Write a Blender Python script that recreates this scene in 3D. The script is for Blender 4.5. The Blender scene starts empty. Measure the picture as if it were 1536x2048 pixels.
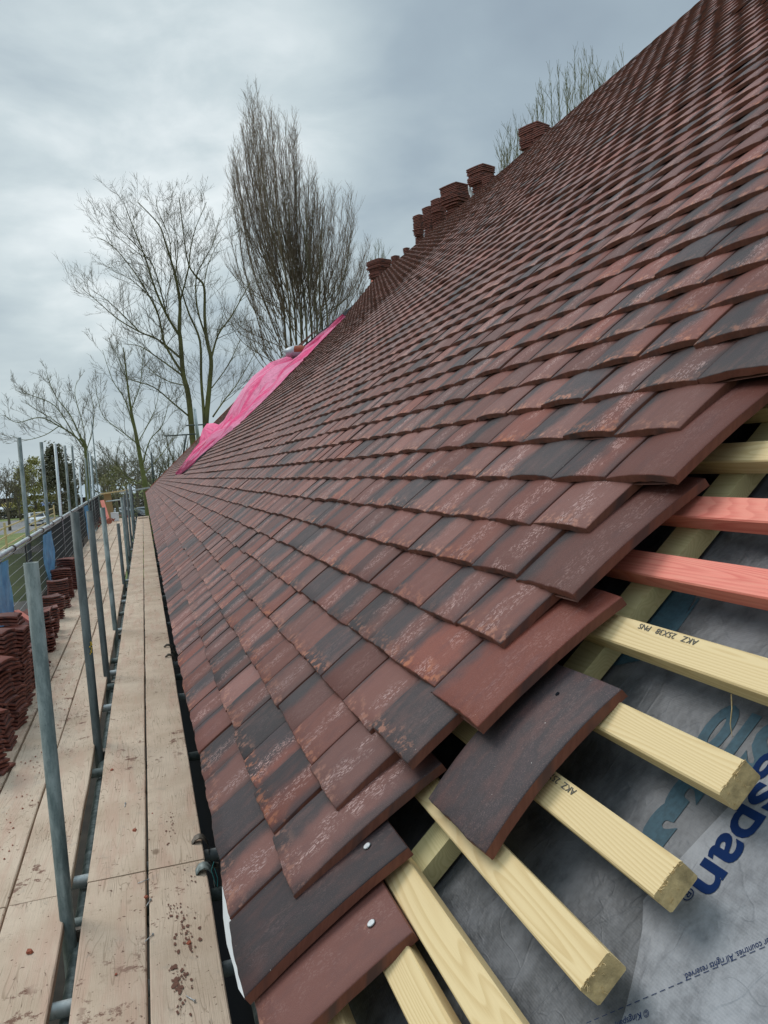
import bpy, math, random
import numpy as np
from mathutils import Vector, Matrix
R = random.Random(7)
SC = bpy.context.scene
COL = SC.collection
V = Vector
CZ = 4.6                      # camera height above the ground, metres
# ------------------------------------------------------------------ camera basis
FPX = 1634.3
CF = V((0.27890790, 0.95825446, -0.06291882))
CR = V((0.95628530, -0.28313796, -0.07315279))
CU = V((0.08791369, 0.03976546, 0.99533406))
cam = bpy.data.cameras.new('camera'); camo = bpy.data.objects.new('camera', cam); COL.objects.link(camo)
camo.matrix_world = Matrix.Translation((0, 0, CZ)) @ Matrix((CR, CU, -CF)).transposed().to_4x4()
cam.sensor_fit = 'VERTICAL'; cam.sensor_height = 24; cam.sensor_width = 18; cam.lens = 24 * FPX / 2048
cam.clip_start = 0.05; cam.clip_end = 3000
SC.camera = camo

def ray(x, y): return CF + CR * ((x - 768) / FPX) - CU * ((y - 1024) / FPX)
def at(x, y, Y):
    d = ray(x, y); q = d * (Y / d.y); return V((q.x, q.y, q.z + CZ))
def proj(p):
    q = p - V((0, 0, CZ)); z = q.dot(CF)
    if z < .05: return None
    return 768 + FPX * q.dot(CR) / z, 1024 - FPX * q.dot(CU) / z

# ------------------------------------------------------------------ roof frame
D = 0.4747; PHI = 0.73427606; S9 = 0.4512
TT = V((math.cos(PHI), 0, math.sin(PHI))); NN = V((-math.sin(PHI), 0, math.cos(PHI)))
def roof(s, Y, h=0.0): return NN * (h - D) + TT * s + V((0, Y, CZ))
def scourse(k): return S9 + (k - 9) * 0.1
RIDGE = 5.42; NC = 58
def yend(s): return 34.2 - 0.62 * max(s, -.4)

# ------------------------------------------------------------------ mesh builder
class MB:
    def __init__(s): s.v = []; s.f = []; s.uv = []; s.mi = []; s.rn = []; s.smooth = []
    def face(s, idx, uv=None, mi=0, rn=0.0, sm=False):
        s.f.append(idx); s.uv.append(uv); s.mi.append(mi); s.rn.append(rn); s.smooth.append(sm)
    def box(s, c, sx, sy, sz, ax=None, mi=0, bev=0.0):
        ax = ax or (V((1, 0, 0)), V((0, 1, 0)), V((0, 0, 1)))
        X, Y, Z = ax[0] * sx / 2, ax[1] * sy / 2, ax[2] * sz / 2
        n = len(s.v); c = V(c)
        if bev <= 0:
            for k in range(8): s.v.append(c + X * (1 if k & 1 else -1) + Y * (1 if k & 2 else -1) + Z * (1 if k & 4 else -1))
            for f in ((0, 2, 3, 1), (4, 5, 7, 6), (0, 1, 5, 4), (2, 6, 7, 3), (0, 4, 6, 2), (1, 3, 7, 5)): s.face([n + i for i in f], mi=mi)
            return
        # chamfered along Y only: octagonal profile in X,Z
        a, b = sx / 2, sz / 2; e = bev
        prof = [(-a + e, -b), (a - e, -b), (a, -b + e), (a, b - e), (a - e, b), (-a + e, b), (-a, b - e), (-a, -b + e)]
        for sgn in (-1, 1):
            for (u, w) in prof: s.v.append(c + ax[0] * u + ax[2] * w + Y * sgn)
        for i in range(8):
            j = (i + 1) % 8; s.face([n + i, n + j, n + 8 + j, n + 8 + i], mi=mi)
        s.face([n + i for i in range(8)][::1], mi=mi); s.face([n + 8 + i for i in range(7, -1, -1)], mi=mi)
    def tube(s, p0, p1, r0, r1=None, n=8, caps=True, mi=0, sm=True):
        p0, p1 = V(p0), V(p1); r1 = r0 if r1 is None else r1
        d = (p1 - p0)
        if d.length < 1e-6: return
        d.normalize(); a = d.orthogonal().normalized(); b = d.cross(a); k = len(s.v)
        for p, r in ((p0, r0), (p1, r1)):
            for i in range(n):
                t = 2 * math.pi * i / n; s.v.append(p + a * (math.cos(t) * r) + b * (math.sin(t) * r))
        for i in range(n):
            j = (i + 1) % n; s.face([k + i, k + j, k + n + j, k + n + i], mi=mi, sm=sm)
        if caps: s.face([k + i for i in range(n - 1, -1, -1)], mi=mi); s.face([k + n + i for i in range(n)], mi=mi)
    def path(s, pts, rs, n=5, mi=0):
        k0 = None; m = len(pts)
        for q in range(m):
            d = (pts[min(q + 1, m - 1)] - pts[max(q - 1, 0)]);
            if d.length < 1e-6: d = V((0, 0, 1))
            d.normalize()
            if q == 0: a = d.orthogonal().normalized()
            else:
                a = (a - d * a.dot(d));
                a = a.normalized() if a.length > 1e-5 else d.orthogonal().normalized()
            b = d.cross(a); k = len(s.v)
            for i in range(n):
                t = 2 * math.pi * i / n; s.v.append(pts[q] + a * (math.cos(t) * rs[q]) + b * (math.sin(t) * rs[q]))
            if q:
                for i in range(n):
                    j = (i + 1) % n; s.face([k - n + i, k - n + j, k + j, k + i], mi=mi, sm=True)
    def hollow(s, p0, p1, ro, ri, n=20, mi=0):
        p0, p1 = V(p0), V(p1); d = (p1 - p0).normalized(); a = d.orthogonal().normalized(); b = d.cross(a); k = len(s.v)
        deep = p1 - d * .25
        for p, r in ((p0, ro), (p1, ro), (p1, ri), (deep, ri)):
            for i in range(n):
                t = 2 * math.pi * i / n; s.v.append(p + a * (math.cos(t) * r) + b * (math.sin(t) * r))
        for q in range(3):
            for i in range(n):
                j = (i + 1) % n; s.face([k + q * n + i, k + q * n + j, k + (q + 1) * n + j, k + (q + 1) * n + i], mi=mi, sm=(q != 1))
        s.face([k + 3 * n + i for i in range(n)], mi=mi); s.face([k + i for i in range(n - 1, -1, -1)], mi=mi)
    def build(s, name, mats, parent=None, origin=None, rnd=False):
        me = bpy.data.meshes.new(name)
        o3 = V(origin) if origin is not None else V((0, 0, 0))
        me.from_pydata([tuple(p - o3) for p in s.v], [], s.f)
        for m in (mats if isinstance(mats, (list, tuple)) else [mats]): me.materials.append(m)
        me.polygons.foreach_set('material_index', s.mi)
        me.polygons.foreach_set('use_smooth', s.smooth)
        if any(u is not None for u in s.uv):
            ul = me.uv_layers.new(name='UVMap'); flat = []
            for f, u in zip(s.f, s.uv):
                for q in (u if u is not None else [(0, 0)] * len(f)): flat += [q[0], q[1]]
            ul.data.foreach_set('uv', flat)
        if rnd:
            a = me.attributes.new('rnd', 'FLOAT', 'FACE'); a.data.foreach_set('value', s.rn)
        me.update()
        o = bpy.data.objects.new(name, me); COL.objects.link(o)
        if parent is not None:
            o.parent = parent; o.location = o3 - V(PW.get(parent.name, (0, 0, 0)))
        else: o.location = o3
        PW[o.name] = tuple(o3)
        return o
PW = {}
def tag(o, label, cat, group=None, kind=None):
    if label: o['label'] = label
    if cat: o['category'] = cat
    if group: o['group'] = group
    if kind: o['kind'] = kind
    return o
def empty(name, loc, label, cat, group=None):
    o = bpy.data.objects.new(name, None); o.empty_display_size = .1; COL.objects.link(o); o.location = loc
    PW[o.name] = tuple(loc); return tag(o, label, cat, group)

# ------------------------------------------------------------------ materials
def mat(name):
    m = bpy.data.materials.new(name); m.use_nodes = True
    nt = m.node_tree; return m, nt, nt.nodes['Principled BSDF']
class NT:
    def __init__(s, nt): s.nt = nt
    def n(s, t, **kw):
        o = s.nt.nodes.new(t)
        for k, v in kw.items():
            if k.startswith('_'): setattr(o, k[1:], v)
            else:
                key = int(k[1:]) if (k[0] == 'i' and k[1:].isdigit()) else k.replace('__', ' ')
                if isinstance(v, bpy.types.NodeSocket): s.nt.links.new(v, o.inputs[key])
                else: o.inputs[key].default_value = v
        return o
    def l(s, a, b): s.nt.links.new(a, b)
    def math(s, op, a, b=0.0, c=None, clamp=False):
        o = s.n('ShaderNodeMath', _operation=op, _use_clamp=clamp)
        for i, q in enumerate((a, b, c)):
            if q is None: continue
            if isinstance(q, bpy.types.NodeSocket): s.l(q, o.inputs[i])
            else: o.inputs[i].default_value = q
        return o.outputs[0]
    def noise(s, vec, scale, detail=3, rough=.5, dist=0.0):
        o = s.n('ShaderNodeTexNoise', Scale=scale, Detail=detail, Roughness=rough, Distortion=dist)
        if vec is not None: s.l(vec, o.inputs['Vector'])
        return o.outputs['Fac']
    def ramp(s, fac, stops, interp='LINEAR'):
        o = s.n('ShaderNodeValToRGB'); s.l(fac, o.inputs[0]); cr = o.color_ramp; cr.interpolation = interp
        while len(cr.elements) < len(stops): cr.elements.new(.5)
        for e, (p, c) in zip(cr.elements, stops):
            e.position = p; e.color = (c if len(c) == 4 else (*c, 1)) if hasattr(c, '__len__') else (c, c, c, 1)
        return o.outputs[0]
    def step(s, fac, a, b): # smooth 0->1 between a and b
        o = s.n('ShaderNodeMapRange', _interpolation_type='SMOOTHSTEP'); s.l(fac, o.inputs[0]); o.inputs[1].default_value = a; o.inputs[2].default_value = b
        return o.outputs[0]
    def mix(s, fac, a, b, mode='MIX'):
        o = s.n('ShaderNodeMix', _data_type='RGBA', _blend_type=mode)
        for i, q in ((0, fac), (6, a), (7, b)):
            if isinstance(q, bpy.types.NodeSocket): s.l(q, o.inputs[i])
            elif i == 0: o.inputs[0].default_value = q
            else: o.inputs[i].default_value = (*q, 1) if len(q) == 3 else q
        return o.outputs[2]
    def mapping(s, vec, scale=(1, 1, 1), loc=(0, 0, 0), rot=(0, 0, 0)):
        o = s.n('ShaderNodeMapping', Scale=scale, Location=loc, Rotation=rot); s.l(vec, o.inputs[0]); return o.outputs[0]
    def obj(s, rand=True):
        tc = s.n('ShaderNodeTexCoord').outputs['Object']
        if not rand: return tc
        oi = s.n('ShaderNodeObjectInfo').outputs['Random']
        o = s.n('ShaderNodeVectorMath', _operation='ADD'); s.l(tc, o.inputs[0])
        c = s.n('ShaderNodeCombineXYZ'); s.l(s.math('MULTIPLY', oi, 31.7), c.inputs[0]); s.l(s.math('MULTIPLY', oi, 17.3), c.inputs[1]); s.l(s.math('MULTIPLY', oi, 53.1), c.inputs[2])
        s.l(c.outputs[0], o.inputs[1]); return o.outputs[0]
    def bump(s, h, strength, dist, bsdf, normal=None):
        o = s.n('ShaderNodeBump', Strength=strength, Distance=dist); s.l(h, o.inputs['Height'])
        if normal: s.l(normal, o.inputs['Normal'])
        s.l(o.outputs[0], bsdf.inputs['Normal']); return o.outputs[0]

def plain(name, col, rough=.6, metal=0.0, var=.0, scale=8, bump=0.0, spec=.5):
    m, nt, b = mat(name); N = NT(nt); b.inputs['Roughness'].default_value = rough; b.inputs['Metallic'].default_value = metal
    b.inputs['Specular IOR Level'].default_value = spec
    b.inputs['Base Color'].default_value = (*col, 1)
    if var:
        f = N.noise(N.obj(), scale, 5, .6)
        lo = tuple(c * (1 - var) for c in col); hi = tuple(min(1, c * (1 + var)) for c in col)
        N.l(N.ramp(f, [(.3, lo), (.7, hi)]), b.inputs['Base Color'])
        if bump: N.bump(f, bump, .01, b)
    return m

def tile_material(name, stacked=False):
    m, nt, b = mat(name); N = NT(nt)
    uv = N.n('ShaderNodeUVMap', _uv_map='UVMap').outputs[0]
    rn = N.n('ShaderNodeAttribute', _attribute_name='rnd').outputs['Fac']
    sep = N.n('ShaderNodeSeparateXYZ'); N.l(uv, sep.inputs[0]); u, v = sep.outputs[0], sep.outputs[1]
    def r(mul): return N.math('FRACT', N.math('MULTIPLY', rn, mul))
    r1, r2, r3, r4 = rn, r(7.31), r(23.17), r(61.3)
    cm = N.n('ShaderNodeCombineXYZ'); N.l(N.math('MULTIPLY', u, .165), cm.inputs[0]); N.l(N.math('MULTIPLY', v, .265), cm.inputs[1]); N.l(N.math('MULTIPLY', rn, 97.), cm.inputs[2])
    P = cm.outputs[0]
    n1 = N.noise(P, 14, 4, .55); fine = N.noise(P, 900, 2, .7); n2 = N.noise(N.mapping(P, (1, .35, 1)), 38, 4, .6)
    red = N.mix(r2, (.142, .043, .031), (.222, .069, .048))
    dark = N.mix(r3, (.019, .019, .023), (.046, .040, .043))
    # two-tone firing: a soft dark band down one side of the tile
    edge = N.math('ADD', u, N.math('MULTIPLY', N.math('SUBTRACT', n1, .5), .55))
    th = N.math('MULTIPLY', N.math('SUBTRACT', r1, .08), .82)
    dm = N.math('SUBTRACT', edge, th)
    dm = N.math('SUBTRACT', 1.0, N.step(dm, -.08, .20))
    # some tiles are darkened on both sides
    u2 = N.math('ADD', N.math('SUBTRACT', 1.0, u), N.math('MULTIPLY', N.math('SUBTRACT', n1, .5), .4))
    dm2 = N.math('MULTIPLY', N.math('SUBTRACT', 1.0, N.step(u2, .0, .16)), N.step(r4, .35, .6))
    dm = N.math('MAXIMUM', dm, N.math('MULTIPLY', dm2, .8))
    dm = N.math('MAXIMUM', N.math('MULTIPLY', dm, N.step(r3, .03, .16)), N.step(r1, .90, .905))
    dm = N.math('MULTIPLY', dm, N.math('ADD', .62, N.math('MULTIPLY', N.step(n2, .25, .6), .38)))
    col = N.mix(dm, red, dark)
    col = N.mix(N.math('MULTIPLY', N.step(n2, .48, .72), .35), col, (.120, .062, .062))
    # fired sand speckle
    col = N.mix(N.math('MULTIPLY', N.step(fine, .55, .75), .55), col, (.30, .17, .15))
    col = N.mix(N.math('MULTIPLY', N.step(fine, .46, .28), .5), col, (.035, .025, .027))
    # pale flaked streak running up the tile
    vor = N.n('ShaderNodeTexVoronoi', _feature='DISTANCE_TO_EDGE', Scale=230.0)
    pd = N.n('ShaderNodeVectorMath', _operation='ADD'); N.l(N.mapping(P, (1, .42, 1), rot=(0, 0, .25)), pd.inputs[0])
    nv = N.n('ShaderNodeTexNoise', Scale=60.0, Detail=3.0); N.l(P, nv.inputs['Vector'])
    sc = N.n('ShaderNodeVectorMath', _operation='SCALE'); N.l(nv.outputs['Color'], sc.inputs[0]); sc.inputs['Scale'].default_value = .012
    N.l(sc.outputs[0], pd.inputs[1]); N.l(pd.outputs[0], vor.inputs['Vector'])
    crack = N.step(vor.outputs['Distance'], .10, .22)
    cen = N.math('ADD', .58, N.math('MULTIPLY', r3, .18))
    w = N.math('ABSOLUTE', N.math('SUBTRACT', N.math('ADD', u, N.math('MULTIPLY', N.math('SUBTRACT', n1, .5), .35)), cen))
    band = N.math('SUBTRACT', 1.0, N.step(w, .08, .20))
    rag = N.step(N.noise(N.mapping(P, (1, .3, 1)), 120, 3, .6), .38, .55)
    fl = N.math('MULTIPLY', N.math('MULTIPLY', band, rag), crack)
    fl = N.math('MULTIPLY', fl, N.math('ADD', .18, N.math('MULTIPLY', N.step(r4, .22, .62), .82)))
    fl = N.math('MULTIPLY', fl, N.math('SUBTRACT', 1.0, N.math('MULTIPLY', N.step(r1, .90, .905), .85)))
    fl = N.math('MULTIPLY', fl, N.step(N.noise(P, 22, 2, .5), .34, .50))
    if not stacked: col = N.mix(N.math('MULTIPLY', fl, .88), col, (.46, .28, .25))
    # orange scuffs near the tail and flecks elsewhere
    tail = N.math('SUBTRACT', 1.0, N.step(v, .02, .17))
    sn = N.noise(N.mapping(P, (1, 1, 1), loc=(3, 7, 0)), 55, 5, .65)
    sc1 = N.math('MULTIPLY', tail, N.step(sn, .50, .62))
    sc2 = N.math('MULTIPLY', N.step(N.noise(N.mapping(P, (1, .5, 1), loc=(9, 1, 0)), 45, 5, .7), .66, .76), .6)
    sc0 = N.math('MULTIPLY', N.math('MAXIMUM', sc1, sc2), N.step(r2, .15, .45))
    col = N.mix(N.math('MULTIPLY', sc0, .76), col, (.43, .165, .095))
    wht = N.step(N.noise(N.mapping(P, loc=(5, 2, 0)), 260, 1, .5), .80, .84)
    col = N.mix(N.math('MULTIPLY', wht, .7), col, (.6, .55, .5))
    if stacked: col = N.mix(.6, col, (.21, .062, .045))
    hv = N.n('ShaderNodeHueSaturation'); N.l(col, hv.inputs['Color']); N.l(N.math('ADD', .66, N.math('MULTIPLY', r(113.7), .50)), hv.inputs['Value']); N.l(N.math('ADD', .84, N.math('MULTIPLY', r(41.9), .24)), hv.inputs['Saturation']); col = hv.outputs[0]
    N.l(col, b.inputs['Base Color'])
    rr = N.math('ADD', .46, N.math('MULTIPLY', n2, .25)); N.l(rr, b.inputs['Roughness'])
    b.inputs['Specular IOR Level'].default_value = .22
    h = N.math('ADD', N.math('MULTIPLY', fine, .5), N.math('MULTIPLY', n2, 1.2)); h = N.math('ADD', h, N.math('MULTIPLY', fl, .5))
    N.bump(h, .35, .0015, b)
    return m
M = {}
M['tile'] = tile_material('clay_tile_face')
M['tile_st'] = tile_material('clay_tile_face_stacked', True)
def edge_mat(name, c1, c2):
    m, nt, b = mat(name); N = NT(nt)
    uv = N.n('ShaderNodeUVMap', _uv_map='UVMap').outputs[0]; rn = N.n('ShaderNodeAttribute', _attribute_name='rnd').outputs['Fac']
    cm = N.n('ShaderNodeVectorMath', _operation='ADD'); N.l(N.mapping(uv, (.165, .265, 1)), cm.inputs[0])
    c3 = N.n('ShaderNodeCombineXYZ'); N.l(N.math('MULTIPLY', rn, 61.), c3.inputs[2]); N.l(c3.outputs[0], cm.inputs[1])
    f = N.noise(cm.outputs[0], 120, 4, .6); g = N.noise(cm.outputs[0], 18, 3, .5)
    col = N.mix(N.step(f, .35, .65), c1, c2); col = N.mix(N.math('MULTIPLY', N.step(g, .50, .66), .75), col, (.062, .036, .034))
    N.l(col, b.inputs['Base Color']); b.inputs['Roughness'].default_value = .75; N.bump(f, .2, .001, b)
    return m
M['edge'] = edge_mat('clay_tile_edge', (.150, .050, .031), (.185, .064, .040))
M['edge_st'] = edge_mat('clay_tile_edge_stacked', (.15, .044, .030), (.29, .092, .064))

def wood(name, c0, c1, c2, ringscale=38, rough=.62, stretch=.06, contrast=1.0, knots=True, axis=1):
    m, nt, b = mat(name); N = NT(nt); P = N.obj()
    sc = [1, 1, 1]; sc[axis] = stretch
    Q = N.mapping(P, tuple(sc))
    # growth rings: distorted distance field sliced by the board face
    nz = N.n('ShaderNodeTexNoise', Scale=16.0, Detail=1.5, Roughness=.4); N.l(Q, nz.inputs['Vector'])
    ring = N.math('FRACT', N.math('MULTIPLY', nz.outputs['Fac'], ringscale))
    ring = N.math('MULTIPLY', N.step(ring, .25, .85), N.step(N.math('SUBTRACT', 1.0, ring), .0, .14))
    fib = N.noise(N.mapping(P, tuple(4 if i != axis else .10 for i in range(3))), 130, 3, .6)
    col = N.mix(N.math('MULTIPLY', ring, contrast), c0, c1)
    col = N.mix(N.math('MULTIPLY', N.step(fib, .35, .7), .30), col, c2)
    big = N.noise(P, 3.5, 3, .5); col = N.mix(N.math('MULTIPLY', N.step(big, .45, .7), .35), col, c2)
    if knots:
        vo = N.n('ShaderNodeTexVoronoi', Scale=4.2); N.l(N.mapping(P, tuple(1 if i != axis else .55 for i in range(3))), vo.inputs['Vector'])
        k = N.math('SUBTRACT', 1.0, N.step(vo.outputs['Distance'], .020, .045))
        col = N.mix(N.math('MULTIPLY', k, .8), col, tuple(c * .35 for c in c1))
    N.l(col, b.inputs['Base Color']); b.inputs['Roughness'].default_value = rough; b.inputs['Specular IOR Level'].default_value = .3
    N.bump(N.math('ADD', fib, N.math('MULTIPLY', ring, .4)), .25, .001, b)
    return m
M['pine'] = wood('treated_pine', (.76, .58, .31), (.52, .335, .125), (.72, .54, .29), contrast=.45, stretch=.07)
M['pinkpine'] = wood('pink_dyed_pine', (.82, .235, .175), (.62, .10, .075), (.84, .38, .27), contrast=.62)
M['counter'] = wood('green_treated_timber', (.60, .52, .28), (.46, .39, .18), (.54, .46, .23), contrast=.6)
M['oldwood'] = wood('weathered_timber', (.42, .29, .14), (.30, .19, .09), (.40, .28, .15))
M['endgrain'] = plain('sawn_end_grain', (.60, .44, .22), .85, var=.4, scale=60, bump=.4)

def board_material():
    m, nt, b = mat('scaffold_board'); N = NT(nt); P = N.obj()
    base = N.mix(N.step(N.noise(P, 2.2, 5, .6), .3, .7), (.52, .39, .285), (.68, .54, .415))
    base = N.mix(N.math('MULTIPLY', N.step(N.noise(N.mapping(P, (3, .35, 1)), 5, 4, .6), .45, .7), .55), base, (.55, .345, .26))
    # weathered grain lines
    nz = N.n('ShaderNodeTexNoise', Scale=5.0, Detail=2.5); N.l(N.mapping(P, (1.6, .10, 1)), nz.inputs['Vector'])
    g = N.math('FRACT', N.math('MULTIPLY', nz.outputs['Fac'], 34.0)); line = N.math('MULTIPLY', N.step(g, .80, .98), N.step(N.noise(P, 3, 2, .5), .38, .62))
    base = N.mix(N.math('MULTIPLY', line, .55), base, (.25, .17, .11))
    fib = N.noise(N.mapping(P, (6, .12, 3)), 90, 3, .6); base = N.mix(N.math('MULTIPLY', N.step(fib, .42, .7), .22), base, (.38, .29, .20))
    cr = N.noise(N.mapping(P, (7, .22, 1)), 9, 2, .5); crack = N.math('MULTIPLY', N.math('SUBTRACT', 1.0, N.step(N.math('ABSOLUTE', N.math('SUBTRACT', cr, .5)), .000, .008)), N.step(N.noise(P, 2.5, 1, .5), .5, .58))
    base = N.mix(N.math('MULTIPLY', crack, .8), base, (.12, .075, .045))
    # dirt: red tile dust, mortar scuffs, dark blots
    dust = N.step(N.noise(N.mapping(P, loc=(4, 4, 0)), 13, 6, .74), .555, .62); zone = N.step(N.noise(N.mapping(P, (1, .5, 1), loc=(1, 8, 0)), 2.6, 3, .55), .53, .60)
    base = N.mix(N.math('MULTIPLY', N.math('MULTIPLY', dust, zone), .85), base, (.15, .062, .042))
    sp = N.step(N.noise(N.mapping(P, loc=(8, 3, 0)), 60, 2, .5), .69, .73); base = N.mix(N.math('MULTIPLY', sp, .85), base, (.12, .06, .04))
    sm = N.step(N.noise(N.mapping(P, (1, .6, 1), loc=(2, 2, 9)), 14, 6, .7), .58, .68); base = N.mix(N.math('MULTIPLY', sm, .35), base, (.36, .31, .26))
    scr = N.noise(N.mapping(P, (1, 5, 1), rot=(0, 0, .5)), 16, 3, .6); scm = N.math('SUBTRACT', 1.0, N.step(N.math('ABSOLUTE', N.math('SUBTRACT', scr, .5)), .0, .012))
    base = N.mix(N.math('MULTIPLY', N.math('MULTIPLY', scm, N.step(N.noise(P, 4, 1, .5), .55, .62)), .5), base, (.30, .21, .15))
    vo = N.n('ShaderNodeTexVoronoi', Scale=2.6); N.l(N.mapping(P, (1, .5, 1)), vo.inputs['Vector']); k = N.math('SUBTRACT', 1.0, N.step(vo.outputs['Distance'], .02, .05))
    base = N.mix(N.math('MULTIPLY', k, .7), base, (.16, .10, .06))
    N.l(base, b.inputs['Base Color']); b.inputs['Roughness'].default_value = .85; b.inputs['Specular IOR Level'].default_value = .2
    h = N.math('SUBTRACT', fib, N.math('MULTIPLY', N.math('MAXIMUM', crack, line), .8)); N.bump(h, .5, .002, b)
    return m
M['board'] = board_material()
def galv(name, c0, c1, rough=.5, metal=.55):
    m, nt, b = mat(name); N = NT(nt); P = N.obj()
    f = N.noise(N.mapping(P, (1, 1, .25)), 22, 5, .65); g = N.noise(P, 120, 3, .6)
    col = N.mix(N.step(f, .35, .68), c0, c1); col = N.mix(N.math('MULTIPLY', N.step(g, .6, .75), .5), col, tuple(c * .45 for c in c0))
    rs = N.step(N.noise(N.mapping(P, loc=(3, 3, 3)), 12, 5, .7), .66, .76); col = N.mix(N.math('MULTIPLY', rs, .5), col, (.13, .10, .075))
    N.l(col, b.inputs['Base Color']); b.inputs['Metallic'].default_value = metal
    N.l(N.math('ADD', rough - .1, N.math('MULTIPLY', g, .25)), b.inputs['Roughness']); N.bump(g, .2, .001, b)
    return m
M['galv'] = galv('galvanised_steel', (.10, .130, .125), (.27, .305, .29), .55, .35)
M['galvd'] = galv('dull_steel', (.06, .072, .070), (.12, .135, .13), .55, .35)
M['galvl'] = galv('bright_galvanised', (.42, .47, .48), (.60, .64, .64), .45, .45)
M['rust'] = plain('rusty_fitting', (.13, .11, .09), .6, .5, .45, 60)
M['zinc'] = plain('zinc_nail', (.50, .52, .53), .45, .5, .2, 300)
M['black'] = plain('black_membrane', (.004, .006, .010), .9, spec=.1)
M['gndshade'] = plain('painted_ground_shade', (.035, .030, .022), .95, var=.4, scale=3)  # near-black ground colour that paints in the shade below the scaffold
M['white'] = plain('white_sheet', (.80, .83, .86), .5, var=.06, scale=20)
M['blue'] = plain('blue_plastic', (.17, .46, .92), .4, var=.35, scale=9)
M['orangechip'] = plain('broken_clay', (.30, .075, .035), .8, var=.3, scale=80)
M['navy'] = plain('navy_ink', (.006, .022, .085), .9, spec=.1)
M['teal'] = plain('teal_ink', (.035, .085, .115), .75, var=.25, scale=160)
M['ink'] = plain('grey_ink', (.09, .085, .075), .8)
M['cord'] = plain('teal_cord', (.03, .22, .22), .6)

def membrane(name, lo, hi, weave=True):
    m, nt, b = mat(name); N = NT(nt); P = N.obj(False)
    f = N.noise(P, 14, 6, .7); g = N.noise(P, 60, 4, .6)
    col = N.mix(N.step(f, .38, .66), lo, hi); col = N.mix(N.math('MULTIPLY', N.step(g, .4, .7), .4), col, hi)
    wv = N.math('SINE', N.math('MULTIPLY', N.n('ShaderNodeSeparateXYZ', Vector=N.mapping(P, rot=(0, 0, 0))).outputs[1], 2600.))
    wx = N.math('SINE', N.math('MULTIPLY', N.n('ShaderNodeSeparateXYZ', Vector=P).outputs[0], 3400.))
    w = N.math('ADD', wv, wx)
    if weave: col = N.mix(N.math('MULTIPLY', N.step(w, -.5, 1.2), .07), col, tuple(c * .55 for c in lo))
    N.l(col, b.inputs['Base Color']); b.inputs['Roughness'].default_value = .5; b.inputs['Specular IOR Level'].default_value = .45
    h = N.math('ADD', N.noise(P, 9, 5, .6), N.math('MULTIPLY', w, .003)); cn = N.noise(N.mapping(P, (1, 2.2, 1), rot=(0, 0, .5)), 5.5, 3, .55, .6); cr_ = N.math('SUBTRACT', 1.0, N.step(N.math('ABSOLUTE', N.math('SUBTRACT', cn, .5)), .0, .035))
    cn2 = N.noise(N.mapping(P, (2, 1, 1), rot=(0, 0, -.7)), 9, 3, .55, .4); cr2 = N.math('SUBTRACT', 1.0, N.step(N.math('ABSOLUTE', N.math('SUBTRACT', cn2, .5)), .0, .02))
    h = N.math('ADD', h, N.math('ADD', N.math('MULTIPLY', cr_, .06), N.math('MULTIPLY', cr2, .03)))
    N.bump(h, .5, .012, b)
    return m
M['memd'] = membrane('grey_roof_membrane', (.062, .066, .072), (.150, .156, .168))
M['meml'] = membrane('light_roof_membrane', (.130, .135, .148), (.275, .282, .302), False)

def bark(name, c0, c1):
    m, nt, b = mat(name); N = NT(nt); P = N.obj(False)
    N.l(N.mix(N.step(N.noise(P, 1.3, 3, .6), .35, .65), c0, c1), b.inputs['Base Color']); b.inputs['Roughness'].default_value = .9; b.inputs['Specular IOR Level'].default_value = .15
    return m
M['bark'] = bark('mossy_bark', (.105, .095, .045), (.17, .16, .065)); M['twig'] = bark('twigs', (.14, .12, .085), (.20, .175, .12))
M['pbark'] = bark('poplar_bark', (.14, .12, .08), (.21, .18, .12)); M['ptwig'] = bark('poplar_twigs', (.20, .145, .105), (.27, .20, .145))
M['cbark'] = bark('green_bark', (.15, .16, .06), (.21, .21, .09))
M['ftwig'] = bark('far_twigs', (.20, .18, .13), (.15, .145, .10))
def leafm(name, c0, c1):
    m, nt, b = mat(name); N = NT(nt)
    N.l(N.mix(N.step(N.noise(N.obj(False), .9, 3, .6), .35, .65), c0, c1), b.inputs['Base Color']); b.inputs['Roughness'].default_value = .8; b.inputs['Specular IOR Level'].default_value = .15
    return m
M['conifer'] = leafm('dark_evergreen', (.075, .080, .040), (.14, .125, .075)); M['yellowleaf'] = leafm('yellow_green_buds', (.24, .23, .07), (.32, .30, .11))
M['scrub'] = leafm('brown_scrub', (.085, .080, .045), (.13, .115, .07)); M['bud'] = leafm('buds', (.16, .16, .07), (.22, .20, .10))

def ground_mat():
    m, nt, b = mat('grass_ground'); N = NT(nt); P = N.obj(False)
    f = N.noise(P, .25, 5, .65); g = N.noise(P, 3.5, 5, .7)
    col = N.mix(N.step(f, .35, .65), (.10, .135, .032), (.17, .205, .055)); col = N.mix(N.math('MULTIPLY', N.step(g, .45, .7), .6), col, (.10, .115, .035))
    N.l(col, b.inputs['Base Color']); b.inputs['Roughness'].default_value = .95; return m
M['grass'] = ground_mat()
M['tarmac'] = plain('worn_tarmac', (.21, .205, .20), .9, var=.18, scale=1.2)
M['gravel'] = plain('pale_gravel', (.33, .30, .27), .95, var=.15, scale=2)
M['brick'] = plain('dark_wall', (.05, .03, .025), .9, var=.2, scale=10)

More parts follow.
